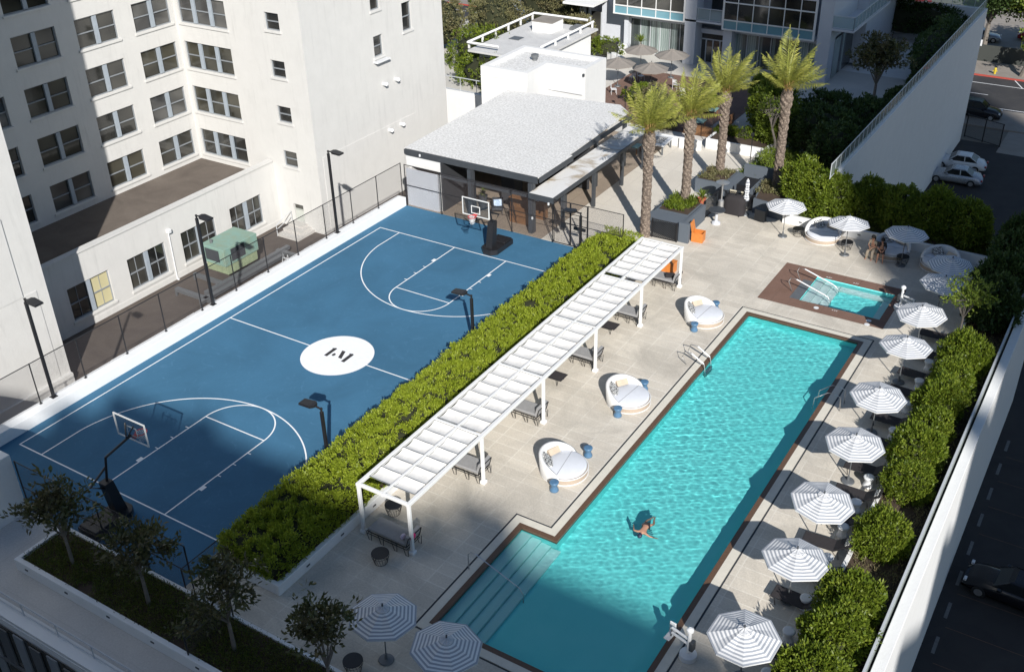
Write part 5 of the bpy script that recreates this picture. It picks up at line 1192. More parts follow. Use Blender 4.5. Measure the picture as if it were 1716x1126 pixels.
q = M((-11,48.5,0)); q.box(-24,47.9,-9,-4.2,48.2,1.1); q.box(-4.6,45.5,-.2,-4.15,47.89,1.9); tag(q.build('garden_wall', MT['white']), 'long white wall behind the pavilion below the white railing', 'wall')
# ================================================================ planters, gates and things by the palms
def planter(name, label, pts, h, m='cool', soil=True, th=.16):
    t = thing(name, label, 'planter', (*pts[0], 0)); O = t.location; q = M(O); q.prism(pts, 0, h); 
    n = len(pts); cx = sum(p[0] for p in pts)/n; cy = sum(p[1] for p in pts)/n
    q.build('box', MT[m], t); s_ = M(O); s_.poly([(cx+(x-cx)*.9, cy+(y-cy)*.9, h+.006) for x, y in pts]); s_.build('soil', MT['soil'], t); return t
planter('planter', 'angular blue grey planter box holding a date palm and spiky plants', [(14.7,35.0),(16.85,35.0),(16.85,37.7),(14.7,37.7)], 1.0)
q = M((16.1,34,0)); q.prism([(14.4,34.0),(16.9,33.4),(16.9,34.98),(14.7,34.98)], 0, .98); tag(q.build('screen_wall', MT['cool']), 'blue grey wedge wall in front of the angular planter', 'wall')
q = M((17.3,33.7,0)); q.box(16.95,33.35,0,17.6,33.6,1.25,.01); q.box(16.95,33.61,0,17.15,37.0,1.05,.01); tag(q.build('screen_wall', MT['cool']), 'blue grey wall pier beside the open teak chest', 'wall')
planter('planter', 'blue grey planter box with a palm, behind the patio heater', [(14.8,40.8),(16.8,40.8),(16.8,43.3),(14.8,43.3)], .95)
q = M((17.2,41,0)); q.box(16.85,39.6,0,17.3,43.4,1.0,.01); tag(q.build('screen_wall', MT['cool']), 'blue grey wall between the heater and the bin enclosure', 'wall')
planter('planter', 'blue grey planter box with the rightmost palm behind the first striped umbrella', [(19.3,39.5),(21.4,39.2),(21.4,42.8),(18.8,42.8)], .95)
planter('planter', 'white planter box behind the dark bin enclosure', [(17.0,43.4),(20.4,43.4),(20.4,48.2),(17.0,48.2)], .72, 'white')
planter('planter', 'low white planter with a lantern and dark shrubs at the back of the patio', [(12.3,48.5),(16.9,48.5),(16.9,50.9),(12.3,50.9)], .75, 'white')
q = M((10.9,46.9,0)); q.box(10.6,47.6,0,12.0,47.8,.8,.01); q.box(8.2,47.85,0,12.2,48.0,.7,.01); tag(q.build('planter_wall', MT['white']), 'low white wall behind the patterned game table', 'wall')
# bin enclosure
t = thing('bin_enclosure', 'blue grey walled enclosure with a dark open interior and a pale door panel', 'enclosure', (17.3,40.2,0)); O = t.location
q = M(O); q.box(17.32,42.9,0,20.2,43.1,1.7); q.box(17.32,40.2,0,17.45,42.88,1.0); q.box(18.6,40.2,0,18.75,42.88,1.0); q.build('wall', MT['cool'], t)
q = M(O); q.quad((17.46,40.3,.02),(18.6,40.3,.02),(18.6,42.9,.02),(17.46,42.9,.02)); q.box(17.5,41.3,.03,18.5,42.8,.9); q.build('dark_floor', MT['black'], t)
q = M(O); q.box(17.5,40.05,.05,18.4,40.12,1.0,.01); q.build('door_panel', simple('cream_panel', (.55,.5,.38), .7), t)
def gate(name, label, a, b, h):
    t = thing(name, label, 'gate', (*a,0)); O = t.location; d = Vector((b[0]-a[0],b[1]-a[1],0)); 
    for p in (a, b): q = M(O); q.box(p[0]-.04,p[1]-.04,0,p[0]+.04,p[1]+.04,h); q.build('post', MT['black'], t)
    for z in (.05,h-.05): q = M(O); q.tube([(a[0],a[1],z),(b[0],b[1],z)], .03, 6); q.build('rail', MT['black'], t)
    q = M(O); q.quad((a[0],a[1],.08),(b[0],b[1],.08),(b[0],b[1],h-.08),(a[0],a[1],h-.08)); q.build('pierced_panel', MT['screen'], t)
gate('garden_gate', 'black pierced metal gate between the pergola end and the grey wall', (15.3,33.2), (16.9,33.25), 1.25)
gate('garden_gate', 'black pierced metal gate behind the round high table', (17.05,37.1), (17.1,39.5), 1.25)
gate('garden_gate', 'black pierced metal gate behind the covered grill', (17.2,39.65), (19.3,39.75), 1.1)
# patio heater, tables, grill
t = thing('patio_heater', 'tall stainless patio heater with a round hood beside the grey wall', 'heater', (17.5,38.7,0))
q = M(); q.lathe([(.2,0),(.22,.05),(.2,.75),(.14,.8),(.05,.85),(.05,1.75),(.10,1.78),(.10,1.98)], n=20); q.build('column', MT['chrome'], t); q = M(); q.lathe([(.42,1.98),(.43,2.0),(.25,2.06),(.02,2.1)], n=24); q.build('hood', MT['chrome'], t)
t = thing('high_table', 'round dark pedestal table on a pale foot by the black gate', 'table', (17.95,36.85,0)); q = M(); q.lathe([(.28,0),(.27,.12),(.09,.2),(.08,.9)], n=18); q.build('pedestal', MT['greyw'], t); q = M(); q.lathe([(.02,.9),(.5,.9),(.52,.93),(.5,.96),(.02,.96)], n=28); q.build('table_top', MT['dark'], t)
t = thing('grill', 'barbecue grill under a black cover', 'grill', (18.35,38.9,0)); q = M(); g_ = random.Random(3)
V = [];
for k, (sx, sy, z) in enumerate(((.72,.42,.03),(.70,.40,.3),(.66,.38,.7),(.74,.36,.9),(.62,.33,1.1),(.40,.24,1.22),(.05,.05,1.24))):
    for j in range(20): a = 2*math.pi*j/20; w_ = 1+g_.uniform(-.05,.05); q.v.append((sx*math.copysign(abs(math.cos(a))**.6, math.cos(a))*w_, sy*math.copysign(abs(math.sin(a))**.6, math.sin(a))*w_, z))
for k in range(6):
    for j in range(20): q.f.append((k*20+j,k*20+(j+1)%20,(k+1)*20+(j+1)%20,(k+1)*20+j))
q.build('cover', MT['clothblack'], t, smooth=True)
q = M(); q.box(.45,-.5,.02,.5,.5,.06); q.build('foot', MT['black'], t)
# teak chests
def chest(loc, rz, label, op=True):
    t = thing('teak_chest', label, 'chest', loc, rz, 'orange teak towel chests'); q = M()
    q.box(-.35,-.3,0,.35,-.27,.6); q.box(-.35,.27,0,.35,.3,.6); q.box(-.35,-.269,0,-.32,.269,.6); q.box(.32,-.269,0,.35,.269,.6); q.box(-.31,-.26,.05,.31,.26,.3); q.build('box', MT['orange'], t)
    q = M(); q.obox((-.38,0,.9),(.04,.62,.62),0,R(-12),0) if op else q.box(-.37,-.32,.6,.37,.32,.64); q.build('lid', MT['orange'], t)
chest((17.95,34.1,0), R(5), 'open orange teak chest by the grey wall pier'); chest((18.1,29.6,0), R(0), 'orange teak chest half hidden behind the far end of the pergola', False)
q = M((20.1,38.7,0)); q.prism([(19.8,38.5),(20.5,38.4),(20.5,38.8),(19.8,38.9)], 0, .75); tag(q.build('bin', MT['dark']), 'dark box against the grey planter behind the first striped umbrella', 'bin')
def lantern(loc, label):
    t = thing('lantern_post', label, 'light', loc, 0, 'thin black patio lantern posts'); q = M(); q.tube([(0,0,0),(0,0,2.35)], .03, 8); q.build('pole', MT['black'], t); q = M(); q.box(-.1,-.1,2.3,.1,.1,2.5,.02); q.build('lamp_head', MT['black'], t)
lantern((12.65,48.7,.7), 'thin black lantern post in the white planter by the brown sofa'); lantern((17.05,44.7,.7), 'thin black lantern post in the white planter behind the bin enclosure'); lantern((4.2,51.6,0), 'thin black lantern post right of the white roof block'); lantern((-2.0,62.3,0), 'thin black lantern post near the left terrace shrubs'); lantern((12.2,58.5,0), 'thin black lantern post on the shaded terrace')
# game table, green tables, sofa
t = thing('game_table', 'white table with a dark patterned top on the sunny patio', 'table', (9.5,46.5,0), R(4)); q = M(); q.box(-.75,-1.0,.68,.75,1.0,.78,.01); q.build('table_top', MT['whitepl'], t); q = M(); q.box(-.45,-.7,.782,.45,.7,.79); q.build('patterned_top', MT['pillow'], t)
for a in (-.6,.6):
    for b in (-.85,.85): q = M(); q.box(a-.05,b-.05,0,a+.05,b+.05,.68); q.build('leg', MT['grey'], t)
for x, y, lb in ((8.0,45.2,'green topped low table beside the patterned game table'),(10.0,52.3,'green topped low table in front of the brown sofa, nearer'),(9.8,55.2,'green topped low table in front of the brown sofa, farther')):
    t = thing('low_table', lb, 'table', (x,y,0), .05, 'green topped terrace tables'); q = M(); q.box(-.6,-.45,.5,.6,.45,.56,.01); q.build('table_top', MT['greent'], t)
    for a in (-.5,.5):
        for b in (-.35,.35): q = M(); q.box(a-.03,b-.03,0,a+.03,b+.03,.5); q.build('leg', MT['wood'], t)
t = thing('outdoor_sofa', 'brown woven L shaped sofa with blue cushions at the back of the patio', 'sofa', (11.2,51.4,0)); O = t.location
q = M(O); q.box(9.6,50.6,0,12.1,50.75,.8,.03); q.box(11.95,50.76,0,12.1,54.5,.8,.03); q.box(9.6,50.76,0,11.94,51.3,.35,.03); q.box(11.3,51.31,0,11.94,54.5,.35,.03); q.build('frame', MT['wood'], t)
q = M(O); q.box(9.65,50.8,.36,11.9,51.3,.48,.03); q.box(11.35,51.35,.36,11.9,54.4,.48,.03); q.build('cushion', MT['fabric'], t)
# white terrace chairs
def wchair(loc, rz, label):
    t = thing('garden_chair', label, 'chair', loc, rz, 'white garden chairs on the terrace')
    q = M(); q.box(-.22,-.22,.42,.22,.22,.45); q.build('seat', MT['whitepl'], t)
    q = M(); q.tube([(-.2,.22,.45),(-.2,.28,.9),(.2,.28,.9),(.2,.22,.45)], .02, 6); q.box(-.17,.24,.6,.17,.26,.85); q.build('backrest', MT['whitepl'], t)
    for a in (-.2,.2):
        for b in (-.2,.2): q = M(); q.tube([(a,b,.42),(a*1.1,b*1.1,0)], .016, 5); q.build('leg', MT['whitepl'], t)
    return t
c0 = wchair((6.4,57.6,0), .4, 'white garden chair on the terracotta floor right of the front taupe umbrella')
for x, y, a, lb in ((7.1,58.6,2.4,'white garden chair standing farthest right on the terracotta floor'),(4.8,59.9,3.0,'white garden chair between the right two taupe umbrellas'),(1.2,60.6,1.0,'white garden chair behind the left front taupe umbrella'),(.7,60.0,4.0,'white garden chair left of the back umbrella pole'),
                (1.0,52.6,.5,'white garden chair beside the white roof block, lower one'),(2.3,51.2,2.0,'white garden chair at the dry shrubs by the pavilion roof'),(5.0,50.2,1.2,'white garden chair in front of the blue green shrub'),(5.3,55.9,5.0,'white garden chair behind the blue green shrub'),(.8,56.3,2.2,'white garden chair in the shade of the left front taupe umbrella')): dup(c0, (x,y,0), a, lb)
for x, y, lb in ((.6,61.7,'dark round terrace table under the left back taupe umbrella'),(3.7,57.3,'dark round terrace table under the front taupe umbrella')):
    t = thing('terrace_table', lb, 'table', (x,y,0), 0, 'dark terrace tables'); q = M(); q.lathe([(.02,.7),(.7,.7),(.7,.74),(.02,.74)], n=24); q.build('table_top', MT['dark'], t); q = M(); q.tube([(0,0,0),(0,0,.7)], .06, 8); q.build('pedestal', MT['dark'], t)
# ================================================================ flat white roof house behind
fr = thing('garden_building', 'low white building with a flat roof and slatted white roof frame in the back garden', 'building', (-8,58,0)); O = fr.location
q = M(O); q.box(-10.6,53.4,0,-5.0,63.0,2.85); q.build('wall', MT['white'], fr)
q = M(O); q.box(-11.2,52.6,2.86,-4.6,63.6,3.02); q.build('roof', MT['chiproof'], fr)
q = M(O)
for a, b in (((-11.6,53.2),(-11.6,64.2)),((-11.6,64.2),(-6.0,64.2)),((-5.3,54.8),(-5.3,64.0)),((-11.6,53.2),(-8.5,53.2))): q.tube([(a[0],a[1],3.45),(b[0],b[1],3.45)], .12, 4)
for x, y in [(-11.6,53.4+2.1*k) for k in range(6)]+[(-5.3,55+2.2*k) for k in range(5)]: q.box(x-.07,y-.07,2.9,x+.07,y+.07,3.4)
q.build('roof_frame', MT['white'], fr)
q = M(O); q.box(-9.4,60.2,3.02,-7.4,62.2,3.9); q.build('chimney', MT['white'], fr); q = M(O); q.box(-9.45,60.15,3.9,-7.35,62.25,3.96); q.build('chimney_cap', MT['pavement'], fr)
q = M(O); q.box(-6.6,62.0,3.03,-5.8,63.2,3.3); q.build('roof_machine', MT['grey'], fr)
q = M(O); q.box(-9.9,57,3.03,-8.9,58,3.06); q.build('skylight', MT['grey'], fr)
# ================================================================ glass fronted apartment building
gb = thing('apartment_building', 'pale grey apartment building with white framed glass bays and curtained ground floor', 'building', (4,68,0)); O = gb.location
PG = Plane('y', 68.2, -1)
q = M(O)
for a, b in ((2.25,3.3),(14.1,15.2)): q.box(a,66.9,0,b,68.4,9)
q.box(5.7,67.4,0,6.5,68.4,3.55); q.box(-3.9,68.21,3.05,2.24,68.6,3.6); q.box(6.5,68.21,2.9,14.1,68.6,3.5); q.box(3.31,68.21,2.55,5.69,68.6,2.95)
q.box(-4.1,67.8,0,-3.7,69.5,3.6)
q.box(-7.0,68.9,0,-4.12,90,9); q.box(-11.6,68.6,2.3,-8.3,90,9); q.box(-11.6,68.6,0,-10.6,90,2.29); q.box(-8.5,68.6,0,-8.1,70,4.3)
q.box(-4.1,70.5,0,14.1,90,14); 
q.box(15.21,74.0,0,16.2,92,9); q.box(15.1,68.4,3.6,15.2,90,9); q.build('wall', MT['greyw'], gb)
q = M(O); q.box(-9.6,66.0,4.15,-6.4,69,4.35); q.build('door_canopy', MT['white'], gb)
def curtain_wall(x0, x1, y, z0, rows, cols, panes, name='glass_bay', depth=1.4):
    f = M(O); H = sum(rows); t_ = .07
    for k in range(cols+1):
        x = x0+(x1-x0)*k/cols; ww = .16 if k in (0,cols) else t_/2; f.box(x-ww*(k > 0)-(.0 if k else 0), y-.06, z0, x+(ww if k < cols else .02), y+.05, z0+H)
    z = z0
    for r in [0]+rows: z += r; f.box(x0,y-.075,z-.05,x1,y+.04,z+.05)
    f.box(x0,y+.06,z0-.12,x1,y+depth,z0); fo = f.build(name, MT['whitemetal'], gb)
    z = z0
    for r, m_ in zip(rows, panes): g = M(O); g.quad((x0,y,z),(x1,y,z),(x1,y,z+r),(x0,y,z+r)); g.build('pane', MT[m_], fo); z += r
    return fo
curtain_wall(-4.85,2.2,67.0,3.65,[.75,1.55,.9,.5,2.4,1],5,['tealglass','glass','glass','tealglass','glass','tealglass'])
curtain_wall(5.7,13.85,66.9,3.5,[.8,1.5,.95,1.6,.5,2.4],6,['tealglass','glass','glass','glass','tealglass','glass'])
f = M(O); f.box(2.25,66.9,3.78,5.68,70.4,3.95); f.build('balcony_floor', MT['greyw'], gb)
def railing(pts, z, h, name='balcony_rail', par=gb, n=None, org=None):
    f = M(org or O); 
    for a, b in zip(pts[:-1], pts[1:]):
        f.tube([(a[0],a[1],z+h),(b[0],b[1],z+h)], .035, 6); f.tube([(a[0],a[1],z+.08),(b[0],b[1],z+.08)], .025, 6); d = math.hypot(b[0]-a[0],b[1]-a[1]); k = max(1,int(d/(n or 1.1)))
        for i in range(k+1): x = a[0]+(b[0]-a[0])*i/k; y = a[1]+(b[1]-a[1])*i/k; f.tube([(x,y,z),(x,y,z+h)], .025, 5)
    fo = f.build(name, MT['rail'], par); g = M(org or O)
    for a, b in zip(pts[:-1], pts[1:]): g.quad((a[0],a[1],z+.1),(b[0],b[1],z+.1),(b[0],b[1],z+h-.05),(a[0],a[1],z+h-.05))
    g.build('pane', MT['railglass'], fo); return fo
railing([(2.3,66.95),(5.65,66.95)], 3.96, 1.05)
g = M(O); g.quad((3.3,70.3,3.96),(5.7,70.3,3.96),(5.7,70.3,7),(3.3,70.3,7)); g.build('balcony_window', MT['glass'], gb)
# ground floor glazing
for x0, x1, m_, n_ in ((-3.68,2.24,'curtain',6),(6.52,14.08,'curtain',7),(-10.58,-8.5,'glass',2),(-8.1,-7.0,'glass',1)):
    f = M(O); y = 68.4 if x0 > -5 else 68.8; z1 = 3.05 if x0 < 5 else 2.9
    for k in range(n_+1): x = x0+(x1-x0)*k/n_; f.box(x-.03,y-.06,.02,x+.03,y+.02,z1)
    f.box(x0,y-.06,0,x1,y+.02,.06); fo = f.build('window_front', MT['rail'], gb); g = M(O); g.quad((x0,y,.05),(x1,y,.05),(x1,y,z1),(x0,y,z1)); g.build('pane', MT[m_], fo)
f = M(O); y = 68.3
for x in (3.35,3.85,4.5,5.15,5.65): f.box(x-.05,y-.07,.02,x+.05,y+.03,2.5 if x in (3.35,5.65) else 2.0)
f.box(3.3,y-.07,2.0,5.7,y+.03,2.1); fo = f.build('entrance_door', MT['rail'], gb); g = M(O); g.quad((3.3,y,.05),(5.7,y,.05),(5.7,y,2.55),(3.3,y,2.55)); g.build('pane', MT['glass'], fo)
# right side balconies
f = M(O); f.box(15.2,66.9,4.5,17.0,78,4.68); f.build('balcony_floor', MT['greyw'], gb); railing([(15.2,66.95),(16.95,66.95),(16.95,78)], 4.68, 1.05)
f = M(O); f.box(15.2,79,4.9,20.2,92,5.1); f.build('balcony_floor', MT['greyw'], gb); railing([(15.6,79.1),(20.1,79.1),(20.1,92)], 5.1, 1.05)
g = M(O); g.quad((15.205,68.5,.05),(15.205,74,.05),(15.205,74,3.4),(15.205,68.5,3.4)); g.build('side_window', MT['curtain'], gb)
f = M((-2,66,0)); f.prism([(-4.05,64.4),(-2.4,63.4),(-1.9,63.4),(-1.9,63.7),(-3.7,64.9),(-3.7,67.6),(-4.05,67.6)], 0, .8); tag(f.build('planter_wall', MT['white']), 'bent white planter wall at the left end of the curtained windows', 'wall')
t = thing('grill', 'black covered grill in the shaded back courtyard', 'grill', (14.9,76.2,0)); 
q = M(); q.lathe([(.55,0),(.6,.3),(.55,.8),(.62,.95),(.4,1.15),(.05,1.2)], n=14); q.build('cover', MT['clothblack'], t, smooth=True)
# red and white wall in the back garden
q = M((-14.5,73,0)); 
for k in range(9): q.box(-17+k*.75,73,0,-16.4+k*.75,73.2,7.5-.3*(k % 3))
tag(q.build('slat_screen', simple('white_red_slats', (.6,.58,.55), .7, var=.1)), 'pale slatted wall behind the back garden shrubs', 'wall')
q = M((-13.8,72.5,0)); 
q.box(-14.6,72.7,0,-13.2,72.9,6.6); tag(q.build('banner', MT['red']), 'red panel showing between the back garden shrubs', 'panel')
t = thing('garden_railing', 'white metal railing on the long white wall in front of the green back hedge', 'railing', (-14,48.05,1.1)); railing([(-15.2,48.05),(-4.2,48.05)], 1.1, 1.1, 'rail', t, 1.55, t.location)
bpy.data.objects.remove(t.children[0].children[0])
# rails of the boundary wall
t = thing('boundary_railing', 'white metal railing on top of the long white retaining wall', 'railing', (23.85,39.5,3.2)); O2 = t.location
railing([(23.85,39.5),(23.85,85.4),(6.0,85.4)], 3.2, .95, 'rail', t, .95, O2)
t = thing('glass_railing', 'frameless pale green glass railing beside the glossy bushes', 'railing', (36.0,-10,.3))
for k in range(24):
    q = M(t.location); y = -10+k*2.13; q.box(35.98,y,.33,36.01,y+2.08,1.42); q.build('glass_panel', MT['palereflect'], t)
q = M(t.location); q.box(35.955,-10,1.42,36.035,41,1.46); q.build('top_rail', MT['rail'], t)
t = thing('front_railing', 'pale metal railing on the outer edge of the front walkway', 'railing', (4,-6.5,0)); _r = railing([(-6,-6.55),(40,-6.55)], .12, .6, 'rail', t, 1.9, t.location); bpy.data.objects.remove(_r.children[0])
q = M((3,-6.8,0)); q.box(-6,-6.98,-.35,40,-6.4,.12,.01); tag(q.build('edge_kerb', MT['white']), 'broad white ledge along the outer edge of the front walkway', 'ledge')
t = thing('facade', 'dark glass facade panels below the front walkway ledge', 'facade', (6,-7.05,-9)); q = M(t.location); q.quad((-6,-7.06,-9.4),(40,-7.06,-9.4),(40,-7.06,-.36),(-6,-7.06,-.36)); q.build('glass', MT['glass'], t)
for k in range(24):
    q = M(t.location); x = -6+k*1.9; q.box(x,-7.12,-9.4,x+.55,-7.07,-.4); q.build('panel', MT['greyframe'], t)
    q = M(t.location); q.box(x+.9,-7.13,-2.2,x+1.5,-7.08,-.5); q.build('pale_panel', MT['grey'], t)
q = M(t.location)
for z in (-2.4,-4.8,-7.2): q.box(-6,-7.16,z,40,-7.07,z+.1)
q.build('transom', MT['grey'], t)
for x, y, z, lb in ((7.6,-5.14,.32,'first'),(9.9,-5.14,.32,'second'),(12.2,-5.14,.32,'third'),(14.5,-5.14,.32,'fourth'),(16.7,-5.14,.32,'fifth'),(19.0,-5.14,.32,'sixth')):
    q = M((x,y,z)); q.box(x-.08,-5.145,z-.03,x+.08,-5.12,z+.03); tag(q.build('step_light', MT['dark']), 'tiny recessed wall light in the front white planter, %s from the left' % lb, 'light', 'recessed lights in the white planters')
for y, lb in ((.6,'nearest the front corner of the hedge planter'),(2.6,'second from the front of the hedge planter'),(4.6,'third from the front of the hedge planter, behind the chaise')):
    q = M((16.58,y,.25)); q.box(16.555,y-.09,.22,16.58,y+.09,.28); tag(q.build('step_light', MT['dark']), 'tiny recessed wall light '+lb, 'light', 'recessed lights in the white planters')
for x, lb in ((22.6,'left of the first back daybed'),(26.2,'between the first two back daybeds'),(30.3,'behind the last back daybed')):
    q = M((x,38.93,.3)); q.box(x-.09,38.925,.27,x+.09,38.96,.33); tag(q.build('step_light', MT['dark']), 'tiny recessed wall light in the back white wall, '+lb, 'light', 'recessed lights in the white planters')
# ================================================================ machines in the light court
ac = thing('cooling_unit', 'faded mint green rooftop cooling unit standing beside the light court windows', 'cooling unit', (-9.5,22.3,-3.8)); O = ac.location
q = M(O); q.box(-10.6,20.9,-3.3,-8.75,23.6,-2.65,.01); q.build('lower_box', simple('yellow_green_metal', (.30,.36,.22), .6, var=.3), ac)
q = M(O); q.box(-10.7,20.7,-2.64,-8.65,23.7,-1.45,.02); q.build('upper_box', MT['green'], ac)
q = M(O); q.box(-8.66,21.3,-2.45,-8.62,22.5,-1.6); q.build('grille', MT['dark'], ac); q = M(O); q.box(-10.3,20.66,-2.4,-9.1,20.69,-1.6); q.build('grille', MT['dark'], ac)
q = M(O); q.tube([(-10.2,21.2,-1.45),(-10.2,21.2,-1.25)], .1, 10); q.build('cap', MT['grey'], ac)
for k, bx in enumerate(((-8.4,18.4,-3.45,-8.1,26.0,-3.2),(-10.4,17.8,-3.5,-6.0,18.1,-3.25),(-11.0,19.9,-3.55,-8.5,20.15,-3.3),(-7.9,17.5,-3.5,-7.6,24.8,-3.25),(-8.6,25.1,-3.5,-4.4,25.4,-3.25))):
    q = M((bx[0],bx[1],-3.8)); q.box(*bx,.01); q.box(bx[0],bx[1],-3.79,bx[0]+.1,bx[1]+.1,bx[2]); tag(q.build('duct', MT['grey']), 'grey metal duct on the tar roof, %s' % ('running past the green unit','crossing in front of the green unit','stub left of the green unit','outer run nearest the fence','short run toward the concrete steps')[k], 'duct', 'ducts on the light court roof')
for i, (y, lb) in enumerate(((7.0,'at the shaded end'),(12.0,'in the middle of the light court'),(17.2,'in front of the green unit'),(21.4,'near the concrete steps'))):
    q = M((-1.7,y,-3.8)); q.box(-1.95,y-.3,-3.8,-1.26,y+.3,.15,.02); q.box(-2.2,y-.2,-3.79,-1.96,y+.2,-.1,.02); tag(q.build('wall_pier', MT['white']), 'small white pier behind the parapet, '+lb, 'pier', 'white piers behind the parapet')
t = thing('step_ladder', 'small white step ladder standing on the light court roof', 'ladder', (-6.6,24.0,-3.8)); q = M(); 
for s_ in (-.2,.2): q.tube([(s_,-.3,0),(s_,0,1.2),(s_,.3,0)], .025, 5)
q.build('side_rails', MT['whitepl'], t)
for k in range(3): q = M(); q.box(-.2,-.25+.08*k,.3+.3*k,.2,-.15+.08*k,.33+.3*k); q.build('rung', MT['whitepl'], t)
# ================================================================ cars
def car(loc, rz, paint, label, L=4.6, Wd=1.8, suv=False, group='parked cars'):
    """front towards +x"""
    t = thing('parked_car', label, 'car', loc, rz, group); h = L/2; up = .28 if suv else 0
    prof = [(-h,.55),(-h+.05,.85+up*.5),(-h+.5,1.0+up*.6),(-h+1.0,1.02+up*.7),(.25*h,.98+up*.6),(h-.6,.86+up*.5),(h-.12,.72+up*.4),(h,.5)]
    q = M(); K = 14; st = []
    for i in range(K+1):
        x = -h + L*i/K
        for (a, za), (b, zb) in zip(prof[:-1], prof[1:]):
            if a <= x <= b+1e-6: zt = za+(zb-za)*(x-a)/(b-a)
        e = abs(x)/h; w = Wd/2*(1-.13*e**4); zb_ = .22+.06*e**3
        st.append([(x,-w*.92,zb_),(x,-w,.45),(x,-w*.985,zt*.72),(x,-w*.86,zt-.03),(x,-w*.5,zt+.01),(x,w*.5,zt+.01),(x,w*.86,zt-.03),(x,w*.985,zt*.72),(x,w,.45),(x,w*.92,zb_)])
    for s_ in st: q.v += s_
    for i in range(K):
        for j in range(9): q.f.append((i*10+j,i*10+j+1,(i+1)*10+j+1,(i+1)*10+j))
        q.f.append((i*10+9,i*10,(i+1)*10,(i+1)*10+9))
    q.f.append(tuple(range(10))); q.f.append(tuple(K*10+j for j in range(10))[::-1]); bd = q.build('body', MT[paint], t, smooth=True)
    zc = .98+up*.6; zr = (1.42 if not suv else 1.75); w0 = Wd*.44; w1 = Wd*.36; xr0, xr1, xf0, xf1 = (-h+.75 if not suv else -h+.25), (-h+1.45 if not suv else -h+.55), .30, h*.42
    q = M(); q.add([(xr0,-w0,zc-.02),(xf1,-w0,zc-.06),(xf1,w0,zc-.06),(xr0,w0,zc-.02),(xr1,-w1,zr-.02),(xf0,-w1,zr-.02),(xf0,w1,zr-.02),(xr1,w1,zr-.02)],[(0,1,5,4),(1,2,6,5),(2,3,7,6),(3,0,4,7)]); q.build('windows', MT['carglass'], t)
    q = M(); q.add([(xr1-.1,-w1-.02,zr-.05),(xf0+.1,-w1-.02,zr-.06),(xf0+.1,w1+.02,zr-.06),(xr1-.1,w1+.02,zr-.05),(xr1+.1,-w1*.8,zr+.03),(xf0-.15,-w1*.8,zr+.03),(xf0-.15,w1*.8,zr+.03),(xr1+.1,w1*.8,zr+.03)],[(0,1,5,4),(1,2,6,5),(2,3,7,6),(3,0,4,7),(4,5,6,7)])
    for sg in (-1,1):
        for (xa,za,ya),(xb,zb,yb) in ((((xr0),zc,w0),(xr1,zr-.03,w1)),((xf1,zc-.05,w0),(xf0,zr-.03,w1)),((-.45,zc,w0+.005),(-.4,zr-.03,w1+.01))): q.tube([(xa,sg*ya,za),(xb,sg*yb,zb)], .035, 5)
    q.build('roof', MT[paint], t)
    for x in (-h+.85, h-.85):
        for sg in (-1,1):
            q = M(); q.tube([(x,sg*(Wd/2-.2),.33),(x,sg*(Wd/2+.01),.33)], .33, 18); wh = q.build('wheel', MT['tyre'], t); q = M(); q.tube([(x,sg*(Wd/2+.0),.33),(x,sg*(Wd/2+.025),.33)], .2, 12); q.build('rim', MT['chrome'], wh)
    for x, m_ in ((h-.12,'whitepl'),(-h+.03,'carred')):
        for sg in (-1,1): q = M(); q.box(x-.08,sg*.55,.62+up*.3,x+.06,sg*.8,.76+up*.3,.02); q.build('headlight' if x > 0 else 'tail_light', MT[m_], t)
    for sg in (-1,1): q = M(); q.box(.55,sg*(Wd/2-.02),.92+up*.5,.75,sg*(Wd/2+.16),1.05+up*.5,.02); q.build('mirror', MT[paint], t)
    return t
car((25.75,74.9,LOT), R(183), 'carsilver', 'silver sedan parked in front of the white one beside the retaining wall'); car((25.4,78.4,LOT), R(183), 'carwhite', 'white sedan parked closest to the gate beside the retaining wall')
car((23.9,93.6,LOT), R(0), 'carblack', 'dark car stopped on the pavement behind the wire gate', 4.7, 1.9, True); car((39.6,23.6,LOT), R(176), 'carblack', 'black car parked in deep shade at the right edge of the photo', 4.7)
car((6.7,138.5,LOT), R(20), 'carred', 'small red and white car in the far sunny lot at the top', 4.2); car((18.6,123.0,LOT), R(5), 'carsilver', 'silver car under the big street tree', 4.6); car((24.6,126,LOT), R(8), 'carred', 'red car half hidden behind the street trees', 4.5)
t = thing('lot_gate', 'dark wire gate across the entrance of the parking lot', 'gate', (23.9,86.5,LOT)); O = t.location
for x, y in ((24.1,87.0),(25.9,86.3),(27.6,85.6)): q = M(O); q.tube([(x,y,LOT),(x,y,LOT+2.3)], .06, 8); q.build('post', MT['black'], t)
q = M(O)
for z in (.1,2.25): q = M(O); q.tube([(24.1,87.0,LOT+z),(27.6,85.6,LOT+z)], .04, 6); q.build('rail', MT['black'], t)
q = M(O); q.quad((24.1,87.0,LOT+.1),(27.6,85.6,LOT+.1),(27.6,85.6,LOT+2.25),(24.1,87.0,LOT+2.25)); q.build('wire_mesh', MT['linkgrey'], t)
t = thing('street_sign', 'white parking sign on a thin pole at the red kerb', 'sign', (20.5,109.2,LOT)); q = M(); q.tube([(0,0,0),(0,0,3.6)], .05, 6); q.build('pole', MT['rail'], t); q = M(); q.box(-.3,-.05,3.0,.3,-.02,3.7); q.build('sign_panel', MT['whitepl'], t)
t = thing('hydrant', 'yellow hydrant on the pavement behind the red kerb', 'hydrant', (22.8,109.0,LOT)); q = M(); q.lathe([(.2,0),(.2,.08),(.13,.1),(.13,.6),(.17,.62),(.16,.72),(.05,.85)], n=14); q.build('barrel', MT['yellow'], t); q = M(); q.tube([(-.25,0,.45),(.25,0,.45)], .07, 8); q.build('nozzle', MT['yellow'], t)
